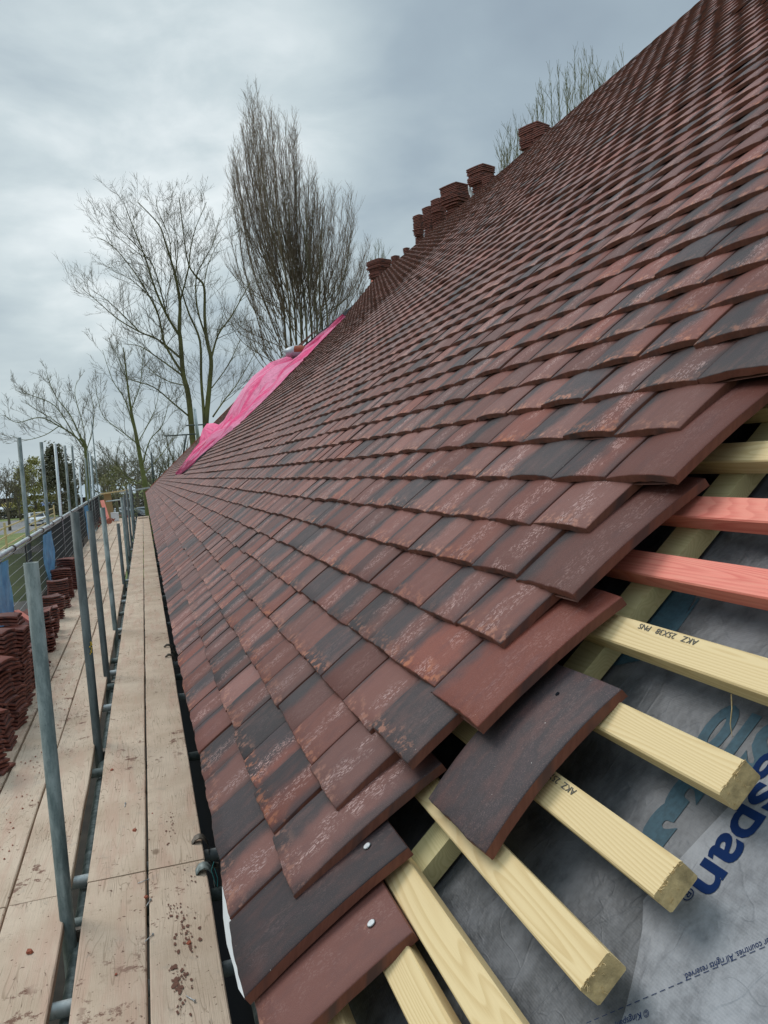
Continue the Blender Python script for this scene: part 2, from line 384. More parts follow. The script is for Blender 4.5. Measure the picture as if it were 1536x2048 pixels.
# ------------------------------------------------------------------ world and light
w = bpy.data.worlds.new('World'); SC.world = w; w.use_nodes = True; nt = w.node_tree; N = NT(nt)
bg = nt.nodes['Background']; sky = N.n('ShaderNodeTexSky', _sky_type='NISHITA'); sky.sun_disc = False
SUN_EL, SUN_AZ = math.radians(48), math.radians(-35)
sky.sun_elevation = SUN_EL; sky.sun_rotation = SUN_AZ; sky.air_density = 1.2; sky.dust_density = 4.0
dirv = N.n('ShaderNodeTexCoord').outputs['Generated']
sp = N.n('ShaderNodeSeparateXYZ'); N.l(dirv, sp.inputs[0])
# project direction on a cloud layer so clouds flatten toward the horizon
zc = N.math('MAXIMUM', N.math('ADD', sp.outputs[2], .22), .05)
cx = N.n('ShaderNodeCombineXYZ'); N.l(N.math('DIVIDE', sp.outputs[0], zc), cx.inputs[0]); N.l(N.math('DIVIDE', sp.outputs[1], zc), cx.inputs[1])
c1 = N.noise(N.mapping(cx.outputs[0], (1, 1, 1), loc=(5.1, 1.9, 0)), 1.15, 5, .5, .15)
c2 = N.noise(N.mapping(cx.outputs[0], (1, 1, 1), loc=(7.1, 3.2, 0)), 3.6, 6, .55, .3)
cl = N.math('ADD', N.math('MULTIPLY', c1, .80), N.math('MULTIPLY', c2, .20))
d0 = ray(290, 235).normalized(); dotv = N.n('ShaderNodeVectorMath', _operation='DOT_PRODUCT'); N.l(dirv, dotv.inputs[0]); dotv.inputs[1].default_value = d0
halo = N.math('MULTIPLY', N.step(dotv.outputs['Value'], .955, .9995), N.math('ADD', .35, N.math('MULTIPLY', c2, 1.3)))
halo2 = N.step(dotv.outputs['Value'], .72, .98)
d1 = ray(720, 90).normalized(); dv1 = N.n('ShaderNodeVectorMath', _operation='DOT_PRODUCT'); N.l(dirv, dv1.inputs[0]); dv1.inputs[1].default_value = d1
halo3 = N.step(dv1.outputs['Value'], .975, .9995)
cl = N.math('ADD', cl, N.math('ADD', N.math('MULTIPLY', halo, .26), N.math('ADD', N.math('MULTIPLY', halo2, .012), N.math('MULTIPLY', halo3, .03))))
ccol = N.ramp(cl, [(.34, (.30, .375, .445)), (.47, (.37, .46, .525)), (.57, (.475, .57, .62)), (.68, (.59, .685, .72)), (.84, (.84, .91, .93))])
hz = N.math('SUBTRACT', 1.0, N.step(sp.outputs[2], -.02, .20))
ccol = N.mix(N.math('MULTIPLY', hz, .62), ccol, (.60, .70, .735))
zen = N.math('ADD', 1.0, N.math('MULTIPLY', N.step(sp.outputs[2], .52, .85), 1.1))   # overcast sky is brighter overhead
mul = N.n('ShaderNodeVectorMath', _operation='SCALE'); N.l(ccol, mul.inputs[0]); N.l(zen, mul.inputs['Scale'])
SKY_STR = .12
cloud_r = N.n('ShaderNodeVectorMath', _operation='SCALE'); N.l(mul.outputs[0], cloud_r.inputs[0]); cloud_r.inputs['Scale'].default_value = 1 / SKY_STR
gnd = N.step(sp.outputs[2], -.06, -.01)
fin = N.mix(.94, sky.outputs[0], cloud_r.outputs[0])
fin = N.mix(gnd, (1.2, 1.2, 1.1), fin)
N.l(fin, bg.inputs[0]); bg.inputs[1].default_value = SKY_STR
sl = bpy.data.lights.new('sun', 'SUN'); sl.energy = 1.5; sl.angle = math.radians(28); sl.color = (1.0, .97, .93)
so = bpy.data.objects.new('sun', sl); COL.objects.link(so)
sd = V((math.sin(SUN_AZ) * math.cos(SUN_EL), math.cos(SUN_AZ) * math.cos(SUN_EL), math.sin(SUN_EL)))
so.rotation_euler = sd.to_track_quat('Z', 'Y').to_euler(); so.location = (0, 0, 60)
SC.view_settings.view_transform = 'Standard'; SC.view_settings.look = 'None'; SC.view_settings.exposure = 0.0; SC.view_settings.gamma = 1

# ------------------------------------------------------------------ setting
def sheet(name, pts, z, m, label=None):
    b = MB(); b.v = [V((x, y, z)) for x, y in pts]; b.face(list(range(len(pts)))); o = b.build(name, m); o['kind'] = 'structure'
    return o
sheet('ground', [(-1500, -300), (1500, -300), (1500, 2500), (-1500, 2500)], 0, M['grass'])
sheet('road', [(-60, 76), (-2, 92), (12, 96), (12, 128), (-10, 126), (-90, 108)], .004, M['tarmac'])
sheet('car_park', [(-120, 132), (60, 138), (60, 190), (-120, 190)], .008, M['tarmac'])
sheet('path', [(-60, 55), (-3.5, 62), (-3.5, 68.5), (-60, 61)], .006, M['gravel'])
sheet('ground_shade', [(-2.2, -10), (0.5, -10), (.5, 38), (-2.6, 38)], .009, M['gndshade'])  # dark strip over the yard, shade under the boards put in as colour
sheet('yard', [(-14, -10), (0.5, -10), (.5, 38), (-9, 34), (-14, 28)], .005, M['gravel'])

ORD = ['zeroth', 'first', 'second', 'third', 'fourth', 'fifth', 'sixth', 'seventh', 'eighth', 'ninth', 'tenth', 'eleventh', 'twelfth', 'thirteenth', 'fourteenth', 'fifteenth', 'sixteenth', 'seventeenth', 'eighteenth', 'nineteenth', 'twentieth']
TENS = {2: ('twenty', 'twentieth'), 3: ('thirty', 'thirtieth'), 4: ('forty', 'fortieth'), 5: ('fifty', 'fiftieth'), 6: ('sixty', 'sixtieth')}
def ordn(n):
    if n <= 20: return ORD[n]
    t, u = divmod(n, 10)
    return TENS[t][1] if u == 0 else TENS[t][0] + '-' + ORD[u]

# ------------------------------------------------------------------ clay tiles
TW, TL, TH = .1640, .241, .0116
TAU = .163
def tile_local(nu, nv, L=TL, W=TW, cl=.0050, cc=.0052, seed=0, fine=True, t=TH, vmax=1.0):
    """grid of a double-cambered plain tile: x across, y up the slope, z outwards. top at z=0 on the tail corners"""
    rr = random.Random(seed)
    us = [i / nu for i in range(nu + 1)]; vs = [vmax * i / nv for i in range(nv + 1)]
    if fine: us = [0, .010] + us[1:-1] + [.990, 1]; vs = [0, .007] + vs[1:-1] + [vs[-1] - .006, vs[-1]]
    ph = [rr.uniform(0, 6.28) for _ in range(4)]; am = rr.uniform(.4, 1.0)
    def jag(u): return am * (.0006 * math.sin(u * 31 + ph[0]) + .0005 * math.sin(u * 67 + ph[1]) + .0005 * math.sin(u * 13 + ph[2])) + (rr.uniform(-.0005, .0005) if fine else 0)
    jg = [jag(u) for u in us]
    top = []
    for j, v in enumerate(vs):
        for i, u in enumerate(us):
            z = cl * (1 - (2 * v - 1) ** 2) + cc * (1 - (2 * u - 1) ** 2)
            if fine and (i in (0, len(us) - 1) or j in (0, len(vs) - 1)): z -= .0010
            y = v * L + (jg[i] if j <= 1 else 0)
            top.append((V(((u - .5) * W, y, z)), (u, v)))
    return us, vs, top
def add_tile(mb, Mx, nu, nv, seed, rn, fine=True, bottom=True, L=TL, t=TH, flip=1, cl=.0050, cc=.0052, vmax=1.0, stripes=None):
    us, vs, top = tile_local(nu, nv, L=L, seed=seed, fine=fine, cl=cl * flip, cc=cc * flip, vmax=vmax)
    a, b = len(us), len(vs); k = len(mb.v)
    for p, uv in top: mb.v.append(Mx @ p)
    for j in range(b - 1):
        for i in range(a - 1):
            q = [j * a + i, j * a + i + 1, (j + 1) * a + i + 1, (j + 1) * a + i]
            mb.face([k + x for x in q], [top[x][1] for x in q], 0, rn, fine)
    # border ring
    ring = [i for i in range(a)] + [j * a + a - 1 for j in range(1, b)]
    if bottom: ring += [(b - 1) * a + i for i in range(a - 2, -1, -1)] + [j * a for j in range(b - 2, 0, -1)]
    else: ring = [j * a for j in range(b - 1, 0, -1)] + ring
    k2 = len(mb.v)
    rr = random.Random(seed + 5)
    for x in ring:
        p, uv = top[x]; q = p + V((0, 0, -t * (1 if not fine else rr.uniform(.94, 1.04))))
        if fine and uv[1] < .01: q.y += rr.uniform(-.0002, .0009)
        mb.v.append(Mx @ q)
    n = len(ring); rng = range(n) if bottom else range(n - 1)
    for i in rng:
        j = (i + 1) % n
        mb.face([k + ring[j], k + ring[i], k2 + i, k2 + j], [top[ring[j]][1], top[ring[i]][1], (top[ring[i]][1][0] + .03, top[ring[i]][1][1] + .05), (top[ring[j]][1][0] + .03, top[ring[j]][1][1] + .05)], 1, rn, False)
    if bottom: # underside grid-less fan replaced by strip quads between the long sides
        L0 = [ring.index(j * a) for j in range(b)]; R0 = [ring.index(j * a + a - 1) for j in range(b)]
        for j in range(b - 1):
            mb.face([k2 + L0[j], k2 + L0[j + 1], k2 + R0[j + 1], k2 + R0[j]], [(0, 0), (0, 1), (1, 1), (1, 0)], 1, rn, False)

def frame(s, Yc, h=0, tau=TAU, yaw=0.0, roll=0.0):
    yl = TT * math.cos(tau) - NN * math.sin(tau); zl = NN * math.cos(tau) + TT * math.sin(tau); xl = V((0, -1, 0))
    m = Matrix((xl, yl, zl)).transposed().to_4x4(); m.translation = roof(s, Yc, h)
    return m @ Matrix.Rotation(yaw, 4, 'Z') @ Matrix.Rotation(roll, 4, 'Y')

# near ends of the courses as racked in the photograph
Y0 = {1: .896, 2: .968, 3: 1.035, 4: .953, 5: .881, 6: .970, 7: .908, 8: 1.001, 9: .899, 10: .984, 11: .711}
def ystart(k):
    if k in Y0: return Y0[k]
    b = .885 if k % 2 else .968
    return b - .166 * (2 if k < 16 else 3)
RK = [(.47, 15.4), (1.4, 14.0), (1.65, 12.9), (2.3, 12.35), (3.8, 12.3), (5.6, 14.8)]
def rake(s):
    if s < .47: return None
    for (a, ya), (b, yb) in zip(RK, RK[1:]):
        if s <= b: return ya + (yb - ya) * (s - a) / (b - a)
    return RK[-1][1]
cand = []; rest = []
rt = random.Random(3)
for k in range(0, NC + 1):
    s = scourse(max(k, 1)); L = TL
    y = ystart(k) if k else .896 - .083 - .012
    i = 0; ye = yend(s); rk = rake(s)
    wob = rt.uniform(0, 6.28)
    while y < ye:
        yc = y + .083; ok = not (rk is not None and rk < y < 19.6)
        if k == 0 and y > 1.35: break
        if ok:
            js = rt.gauss(0, .0020) + .0016 * math.sin(yc * 1.3 + wob) ; jh = rt.uniform(0, .0028) + (.003 if rt.random() < .06 else 0); yaw = rt.gauss(0, .009); jy = rt.gauss(0, .0008); rl = rt.gauss(0, .009)
            g = math.sin(yc * 2.1 + k * .7) * math.sin(yc * .83 + k * 1.9)
            if g > .72: yaw += .022; jh += .0015
            if g < -.80: yaw -= .018
            if k == 0: mx = frame(s - .001, yc, -.0185, TAU, yaw)
            else: mx = frame(s + js, yc + jy, jh, TAU + rt.gauss(0, .004), yaw, rl)
            rec = (k, i, y, yc, s, mx, rt.random(), rt.randrange(10 ** 6))
            pc = proj(roof(s + .05, yc)); area = 0
            if pc and -30 < pc[0] < 1566 and -30 < pc[1] < 2080:
                q = [proj(roof(s + a, y + b)) for a, b in ((0, 0), (.1, 0), (.1, .166), (0, .166))]
                if all(q): area = abs(sum(q[a][0] * q[(a + 1) % 4][1] - q[(a + 1) % 4][0] * q[a][1] for a in range(4))) / 2
            cand.append((area, rec))
        y += .166; i += 1
cand.sort(key=lambda t: -t[0])
NIND = 200
near = [r for a, r in cand[:NIND]]; rest = [r for a, r in cand[NIND:]]
pos = {}
def nail(mb, p, up, r=.0055):
    up = up.normalized(); mb.tube(p - up * .02, p + up * .0005, .0017, n=6); mb.tube(p + up * .0004, p + up * .0016, r, r * .8, n=14)
OPEN = 'the open near end'
def tile_label(k, i):
    if k == 0: return 'short under-eave clay tile, %s from the open near end' % ordn(i + 1)
    if k == 1 and i == 0: return 'dark clay tile with a round nail head at the near end of the eave course'
    if k >= 11: return 'red-brown roof tile, %s from the open end of the %s course up' % (ordn(i + 1), ordn(k))
    return 'red-brown roof tile, %s from the open end of the %s course up' % (ordn(i + 1), ordn(k))
for (k, i, y, yc, s, mx, rn, sd_) in near:
    mb = MB(); L = .19 if k == 0 else TL
    if k == 1 and i == 0: rn = .97
    if k == 0 and i == 0: rn = .10
    add_tile(mb, Matrix.Identity(4), 12, 8, sd_, rn, True, True, L=L, cl=.0050 if k else .0030)
    o = mb.build('clay_tile', [M['tile'], M['edge']], rnd=True); o.matrix_world = mx
    tag(o, tile_label(k, i), 'roof tile', 'clay tiles laid in courses on the roof')
    if (k == 1 and i == 0) or (k == 0 and i == 0):
        nb = MB(); nail(nb, V((.030, .203, .0075)) if k else V((.030, .157, .0068)), V((0, 0, 1))); n_ = nb.build('nail', M['zinc']); n_.parent = o
        n_['label'] = 'silver nail head near the tile top'
# everything farther off: one mesh
mb = MB()
for (k, i, y, yc, s, mx, rn, sd_) in rest:
    d = yc
    if d < 3.2: add_tile(mb, mx, 6, 4, sd_, rn, False, False)
    elif d < 8: add_tile(mb, mx, 4, 2, sd_, rn, False, False, vmax=.62)
    else: add_tile(mb, mx, 3, 1, sd_, rn, False, False, vmax=.5, cl=0)
o = mb.build('roof_tiles', [M['tile'], M['edge']], rnd=True)
tag(o, 'remaining courses of mottled red-brown clay tiles receding to the far end and up to the ridge', 'roof tiles', kind='stuff')

# loose tile lying on the bare battens
yl = (TT * .9925 + V((0, -1, 0)) * .04 - NN * .02).normalized()
# tail corners measured at Y .77-.94, head at .775-.925
mb = MB(); add_tile(mb, Matrix.Identity(4), 12, 8, 991, .985, True, True, L=.229, cl=.010, cc=.003)
o = mb.build('clay_tile', [M['tile'], M['edge']], rnd=True)
o.matrix_world = frame(-.054, .850, -.036, .045, .035)
tag(o, 'dark grey loose clay tile with an empty nail hole, lying askew on the bare battens', 'roof tile', 'clay tiles laid in courses on the roof')
hb = MB(); hb.tube(V((.004, .190, .0085)), V((.004, .190, .0093)), .0028, n=10); h_ = hb.build('nail_hole', M['black']); h_.parent = o

# ------------------------------------------------------------------ battens, counter-batten, underlay
YD = V((0, 1, 0))
HB = -.055   # top face of the battens below the tile plane
def text_obj(txt, size, origin, right, up, m, parent, name, shear=0, sx=1.0, bold=0.0, spacing=1.0, ext=.00012):
    cu = bpy.data.curves.new('txt', 'FONT'); cu.body = txt; cu.size = size; cu.shear = shear; cu.offset = bold; cu.space_character = spacing
    cu.extrude = ext; cu.resolution_u = 4
    to = bpy.data.objects.new('tmp', cu); COL.objects.link(to)
    dg = bpy.context.evaluated_depsgraph_get(); me = bpy.data.meshes.new_from_object(to.evaluated_get(dg)); bpy.data.objects.remove(to)
    right = right.normalized(); up = up.normalized(); nz = right.cross(up)
    mx = Matrix((right * sx, up, nz)).transposed().to_4x4(); mx.translation = origin
    me.transform(mx); me.materials.clear(); me.materials.append(m); me.name = name
    o = bpy.data.objects.new(name, me); COL.objects.link(o)
    if parent:
        o.parent = parent; o.location = -V(PW[parent.name])
    return o
def batten(s_up, y0, y1, m, label, spl=False, h=HB, wid=.038, th=.025):
    c = roof(s_up - wid / 2, (y0 + y1) / 2, h - th / 2)
    b = MB(); b.box(c, wid, y1 - y0, th, (TT, YD, NN), 0, bev=.0018)
    b.mi[-2] = 1; b.mi[-1] = 1
    rr = random.Random(int(s_up * 1000) + 77)
    if spl:
        for q in range(26):
            a = rr.random(); p = roof(s_up - wid * a * .9, y0 + .001, h - rr.uniform(0, .004) - (0 if rr.random() < .8 else rr.uniform(0, .02)))
            dd = V((0, -1, 0)) * rr.uniform(.3, 1) + NN * rr.uniform(.1, .9) + TT * rr.uniform(-.5, .5)
            l = rr.uniform(.003, .012); b.path([p, p + dd * l * .6, p + dd * l + TT * rr.uniform(-.003, .003)], [.0006, .0004, .00015], 3)
    o = b.build('batten', [m, M['endgrain']], origin=c); tag(o, label, 'batten', 'timber battens across the roof'); return o
BT = {}
specs = [(-.275, .36, 'pine', 'lowest yellow pine batten at the eave, mostly hidden under the near tile', False),
         (-.176, .30, 'pine', 'yellow pine batten just below the nail-fixed end tile, second lowest', False),
         (-.124, .33, 'pine', 'long yellow pine batten running out of the photo bottom, third lowest', False),
         (-.032, .576, 'pine', 'knotty yellow pine batten with a sawn end, lowest of the three cut ones', True),
         (.0635, .573, 'pine', 'yellow pine batten with a stamped code and sawn end, middle of the three cut ones', True),
         (.1665, .583, 'pine', 'yellow pine batten with dished sawn end, highest of the three cut ones', True),
         (.2685, -.35, 'pine', 'pale pine batten with curved grain and black stamped lettering below the pink ones', False),
         (.371, -.35, 'pinkpine', 'lower of the two pink-dyed battens', False),
         (.472, -.35, 'pinkpine', 'upper of the two pink-dyed battens', False),
         (.572, -.35, 'pine', 'yellow pine batten just above the pink-dyed pair', False),
         (.672, -.35, 'pine', 'yellow pine batten second above the pink-dyed pair', False)]
for s_, y0, mk, lb, sp_ in specs:
    BT[s_] = batten(s_, y0, 4.2, M[mk], lb, sp_)
HT = HB + .0006
for s_, words, yb in ((.2685, 'AKZ   25X38   PNS', .733), (.0635, 'AKZ  25X38', .738)):
    t = text_obj(words, .0105, roof(s_ - .0035, yb, HT), V((0, 1, 0)), -TT, M['ink'], BT[s_], 'stamp', sx=1.25)
    t['label'] = 'stamped size code reading AKZ 25X38'
HC = HB - .025
c = roof(.9, .0, HC - .0125); cb = MB()
cb.box(roof(.9, .935, HC - .0125), 2.6, .05, .0245, (TT, YD, NN)); o = cb.build('counter_batten', M['counter'], origin=roof(.9, .935, HC - .0125))
tag(o, 'greenish treated timber running up the slope beneath the crossing battens', 'timber')
cb = MB(); cb.box(roof(.9, .335, HC - .0125), 2.6, .05, .0245, (TT, YD, NN)); 
# underlay sheets
def waves(s, y, a=1.0):
    return a * (.006 * math.sin(3.1 * y + 1.7 * s) * math.sin(2.3 * s + .6) + .0018 * math.sin(9 * s + 5 * y) - .003)
def usheet(name, sf, s0, s1, y0, y1, h, ds, m, edge=None):
    ns = int((s1 - s0) / ds); ny = int((y1 - y0) / ds); b = MB()
    for i in range(ns + 1):
        for j in range(ny + 1):
            s = s0 + (s1 - s0) * i / ns
            yy = y0 + ((edge(s) if edge else y1) - y0) * j / ny
            b.v.append(roof(s, yy, h + waves(s, yy, sf)))
    for i in range(ns):
        for j in range(ny):
            q = i * (ny + 1) + j; b.face([q, q + 1, q + ny + 2, q + ny + 1][::-1], sm=True)
    return b.build(name, m)
HU = HC - .027
und = usheet('roof_membrane', 1, -.36, 1.9, -.7, 3.0, HU, .03, M['memd'])
tag(und, 'dark grey woven roofing membrane under the battens with big faded teal characters', 'membrane')
EP = [(-.36, .56), (-.12, .556), (-.069, .569), (-.027, .593), (.0, .612), (.018, .632), (.06, .628), (.108, .622), (.14, .617), (.2, .617), (.34, .60), (1.9, .50)]
def eedge(s):
    for (a, ya), (b, yb) in zip(EP, EP[1:]):
        if s <= b: return ya + (yb - ya) * (s - a) / (b - a)
    return EP[-1][1]
und2 = usheet('roof_membrane', 1, -.36, .24, -.7, .6, HU + .004, .02, M['meml'], eedge)
tag(und2, 'paler grey membrane lapped over the darker one, printed with a navy brand name', 'membrane')
def on(s, y, h): return roof(s, y, HU + waves(s, y) + h)
def lettering(txt, size, s, y, right, up, m, par, name, lift, **kw):
    t = text_obj(txt, size, V((0, 0, 0)), V((1, 0, 0)), V((0, 1, 0)), m, None, name, ext=0.0, **kw)
    right = right.normalized(); up = up.normalized()
    for v in t.data.vertices:
        p = right * v.co.x + up * v.co.y; ss = s + p.dot(TT); yy = y + p.y; q = on(ss, yy, lift); v.co = q
    t.parent = par; t.location = -V(PW[par.name]); return t
t = lettering('Kingspan', .062, .285, .612, -TT + V((0, -.045, 0)), V((0, -1, 0)), M['navy'], und2, 'printed_name', .0045, bold=.0013, sx=1.03, spacing=1.0)
t['label'] = 'navy printed brand name'
t = lettering('\u00ae', .016, .0545, .600, -TT, V((0, -1, 0)), M['navy'], und2, 'printed_symbol', .0045)
smr = -.83 * TT + .55 * YD; smu = -.83 * YD - .55 * TT
t = lettering('trademark of the Kingspan Group plc in the UK and other countries. All rights reserved.',   .0082, .172, .432, smr, smu, M['navy'], und2, 'printed_text', .0045, sx=.72)
t = lettering('\u00a9 Kingspan, UK', .0085, -.044, .557, smr, smu, M['navy'], und2, 'printed_text', .0045, sx=.8)
db = MB()
for i in range(34):
    a = V((0, .442 + .016 - .002, 0)); s0_ = .142 - .0083 * i * .83 * 1.0; y0_ = .4455 + .0083 * i * .55
    q = [on(s0_ + dx * -.83 + dy * -.55, y0_ + dx * .55 + dy * -.83, .0045) for dx, dy in ((0, 0), (.0052, 0), (.0052, .0006), (0, .0006))]
    k = len(db.v); db.v += q; db.face([k, k + 1, k + 2, k + 3])
o = db.build('dashed_line', M['navy'], und2)
t = lettering('S10', .080, .226, .617, YD, -TT, M['teal'], und, 'printed_characters', .0006, bold=.0045, sx=.80)
t = lettering('3', .125, .152, .655, YD, -TT, M['teal'], und, 'printed_characters', .0006, bold=.008, sx=.66)
tb = MB()
for pl in ([(.352, .99), (.352, .868), (.300, .855), (.250, .86), (.215, .93), (.24, 1.0)], [(.348, .862), (.348, .857), (.27, .851), (.27, .856)]):
    k = len(tb.v); tb.v += [on(s, y, .0007) for s, y in pl]; tb.face(list(range(k, k + len(pl)))[::-1])
tb.build('printed_shape', M['teal'], und)
# splinter hanging under the stamped batten
b = MB(); p = roof(.229, .672, HB - .022); b.path([p, p + V((0, .0, -.014)), p + V((-.002, .001, -.030)), p + V((-.001, 0, -.046))], [.0006, .0006, .0005, .0002], 4)
o = b.build('splinter', M['pine'], BT[.2685])

# underlay and structure below the rest of the roof, back slope, walls
b = MB()
P0 = [roof(-.36, 3.0, HU), roof(-.36, 34.3, HU), roof(RIDGE, 30.7, HU), roof(RIDGE, -.7, HU), roof(1.9, -.7, HU), roof(1.9, 3.0, HU)]
b.v = P0; b.face([0, 1, 2, 3, 4, 5][::-1])
rx = roof(RIDGE, 0, HU)
k = len(b.v); b.v += [V((rx.x, -.7, rx.z)), V((rx.x, 30.7, rx.z)), V((rx.x * 2, 30.7, 3.5)), V((rx.x * 2, -.7, 3.5))]; b.face([k, k + 1, k + 2, k + 3])
house = empty('house', (2.0, 10, 0), 'long single-storey building carrying the half-tiled roof', 'building')
b.build('roof_deck', M['black'], house)
b = MB()
b.box((.26, 17.0, 1.93), .10, 34.6, 3.84); b.box((8.5, 17.0, 1.7), .1, 34.6, 3.4); b.box((4.4, 34.2, 1.9), 8.2, .1, 3.8)
b.build('wall', M['black'], house)
b = MB(); b.box((.118, 17.2, CZ - .80), .02, 34.2, .22); b.box((.19, 17.2, CZ - .905), .16, 34.2, .012)
b.build('fascia', M['black'], house)
# ridge board / verge strip
b = MB()
pts = [roof(s, yend(s) + .05, .004) for s in (-.35, 1, 2.2, 3.4, 4.6, 5.42)]
for a_, c_ in zip(pts, pts[1:]): b.tube(a_ , c_, .022, n=6)
b.build('verge', M['orangechip'], house)
# white strip showing under the eave tiles
b = MB(); top_ = []; 
prof = [(1.34, -.680, .066), (1.27, -.693, .060), (1.19, -.690, .058), (1.10, -.672, .060), (1.0, -.640, .058), (.925, -.606, .060)]
for y, z, x in prof: b.v += [V((x + .02, y, CZ - .597)), V((x, y, CZ + z))]
for i in range(len(prof) - 1): b.face([2 * i, 2 * i + 1, 2 * i + 3, 2 * i + 2])
o = b.build('eave_sheet', M['white']); tag(o, 'white plastic strip sticking out below the nearest eave tiles', 'plastic strip')
b = MB(); p = V((.128, 3.02, CZ - 1.46)); b.path([p + V((0, 0, .03)), p + V((-.012, .0, .0)), p + V((-.004, -.01, -.04)), p + V((.004, -.0, -.07)), p + V((.008, .01, -.04)), p + V((0, .012, .0))], [.0016] * 6, 5)
o = b.build('cord', M['cord']); tag(o, 'small loop of teal cord hanging beside the board edge', 'cord')

# ------------------------------------------------------------------ scaffold boards
BZ = CZ - 1.5
def scaffold_board(x0, x1, y0, y1, label, dz=0.0, th=.038, z=None):
    z = BZ if z is None else z
    c = V(((x0 + x1) / 2, (y0 + y1) / 2, z - th / 2 + dz)); b = MB()
    rr = random.Random(int(x0 * 1000 + y0 * 77)); n = 14; a = (x1 - x0) / 2 - .003; e = .004
    prof = [(-a + e, -th / 2), (a - e, -th / 2), (a, -th / 2 + e), (a, th / 2 - e), (a - e, th / 2), (a * .3, th / 2 - .0005), (-a * .3, th / 2 - .0005), (-a + e, th / 2), (-a, th / 2 - e), (-a, -th / 2 + e)]
    P_ = len(prof); tw = rr.uniform(-.004, .004)
    for q in range(n + 1):
        yy = y0 + .003 + (y1 - y0 - .006) * q / n; ox = rr.uniform(-.0015, .0015); oz = rr.uniform(-.001, .001); tt = tw * (q / n - .5)
        for u, v_ in prof: b.v.append(V((c.x + u + ox, yy, c.z + v_ + oz + u * tt * 3)))
        if q:
            for i in range(P_):
                j = (i + 1) % P_; b.face([(q - 1) * P_ + i, q * P_ + i, q * P_ + j, (q - 1) * P_ + j], sm=False)
    b.face([i for i in range(P_)]); b.face([n * P_ + i for i in range(P_ - 1, -1, -1)])
    o = b.build('scaffold_board', M['board'], origin=c); tag(o, label, 'scaffold board', 'scaffold boards'); return o
inner = [-.9, 3.205, 7.20, 11.15, 15.1, 19.05, 23.0, 26.95, 30.9, 33.6]
for side, (x0, x1) in (('left', (-.335, -.117)), ('right', (-.113, .105))):
    for i in range(len(inner) - 1):
        scaffold_board(x0, x1, inner[i], inner[i + 1], '%s board of the narrow inner walkway beside the eave, %s length from the camera' % (side + '-hand', ordn(i + 1)), dz=(.001 if i % 2 else 0))
outer = [-.9, 3.15, 7.08, 11.1, 15.0, 19.0, 23.0, 27.0, 31.0, 33.6]
names = ['innermost', 'second', 'middle', 'fourth', 'outermost']
for r_, (x0, x1) in enumerate(((-.602, -.392), (-.814, -.604), (-1.03, -.818), (-1.25, -1.034), (-1.50, -1.254))):
    off = (0, 0, -1.35, -.6, 0)[r_]
    for i in range(len(outer) - 1):
        if r_ >= 3 and i < 0: continue
        y0 = max(outer[i] + (off if i else 0), -.9); y1 = outer[i + 1] + (off if i < len(outer) - 2 else 0)
        if r_ == 4 and y1 < 12: continue
        scaffold_board(x0, x1, y0, y1, '%s board row of the wide tile-stacked platform, %s length from the camera' % (names[r_], ordn(i + 1)), dz=-.002 * (r_ % 2))
# toe piece lying across far end of the inner walkway
scaffold_board(-.30, .05, 31.7, 32.0, 'short board lying crossways at the far end of the inner walkway', dz=.04)

# ------------------------------------------------------------------ scaffold tubes
TR = .02415
def upright(x, y, zt, z0=0.0, m='galv', label='', top=None, name='scaffold_pole', hollow=False):
    tp = V(top) if top else V((x, y, zt)); c = V((x, y, z0)); b = MB()
    if hollow: b.hollow(c, tp, TR, TR - .004, 24)
    else: b.tube(c, tp, TR, n=14)
    o = b.build(name, M[m], origin=c); tag(o, label, 'scaffold pole', 'scaffold poles'); return o
inn = [(-.385, 2.97, -.256, 'galv', (-.385, 2.97)), (-.372, 4.92, -.163, 'galvd', (-.385, 4.92)), (-.372, 6.6, -.22, 'galvd', (-.408, 6.6)), (-.368, 8.6, -.263, 'galv', (-.408, 8.6)), (-.372, 12.3, -.622, 'galvd', (-.394, 12.3)), (-.362, 14.5, -.30, 'galv', (-.369, 14.5)), (-.362, 16.8, -.303, 'galvd', (-.377, 16.8)), (-.358, 19.0, -.226, 'galvd', (-.363, 19)), (-.352, 21.5, -.123, 'galv', (-.338, 21.5)), (-.352, 25.5, -.2, 'galvd', (-.352, 25.5))]
for i, (x, y, z, m, tp) in enumerate(inn):
    lb = ['thick near steel pole with an open top, closest to the camera', 'dark steel pole with a yellow paint mark, second in the inner row'][i] if i < 2 else ('short steel pole with a low top, fifth in the inner row between the walkways' if i == 4 else 'steel pole rising between the two walkways, %s in the inner row' % ordn(i + 1))
    o = upright(x, y, CZ + z, 0, m, lb, top=(tp[0], tp[1], CZ + z), hollow=(i < 4))
    if i == 1:
        b = MB(); rr = random.Random(5)
        for q in range(9):
            zz = CZ - .905 - q * .008; a0 = -1.25 + rr.uniform(-.2, .25)
            k = len(b.v)
            for an in (a0, a0 + rr.uniform(.15, .5)):
                for z2 in (zz, zz - .0075): b.v.append(V((x - .006 + math.cos(an) * (TR + .0008), y + math.sin(an) * (TR + .0008), z2)))
            b.face([k, k + 1, k + 3, k + 2])
        b.build('paint_mark', plain('yellow_paint', (.75, .50, .03), .6), o)['label'] = 'smear of yellow paint'
rail_x = lambda y: -1.25 - .0156 * (y - 7.4)
rail_z = lambda y: CZ - .586 + .0037 * (y - 7.4) - .006
outp = [(7.9, .779, 0), (10.06, .558, .02), (12.4, .607, .035), (14.72, .682, .036), (16.8, .73, .047), (19.29, .817, .03), (21.16, .391, .035), (23.7, .658, .08), (25.9, .936, .07), (27.75, .936, .05), (29.4, .87, .02), (34.0, 2.352, -.02)]
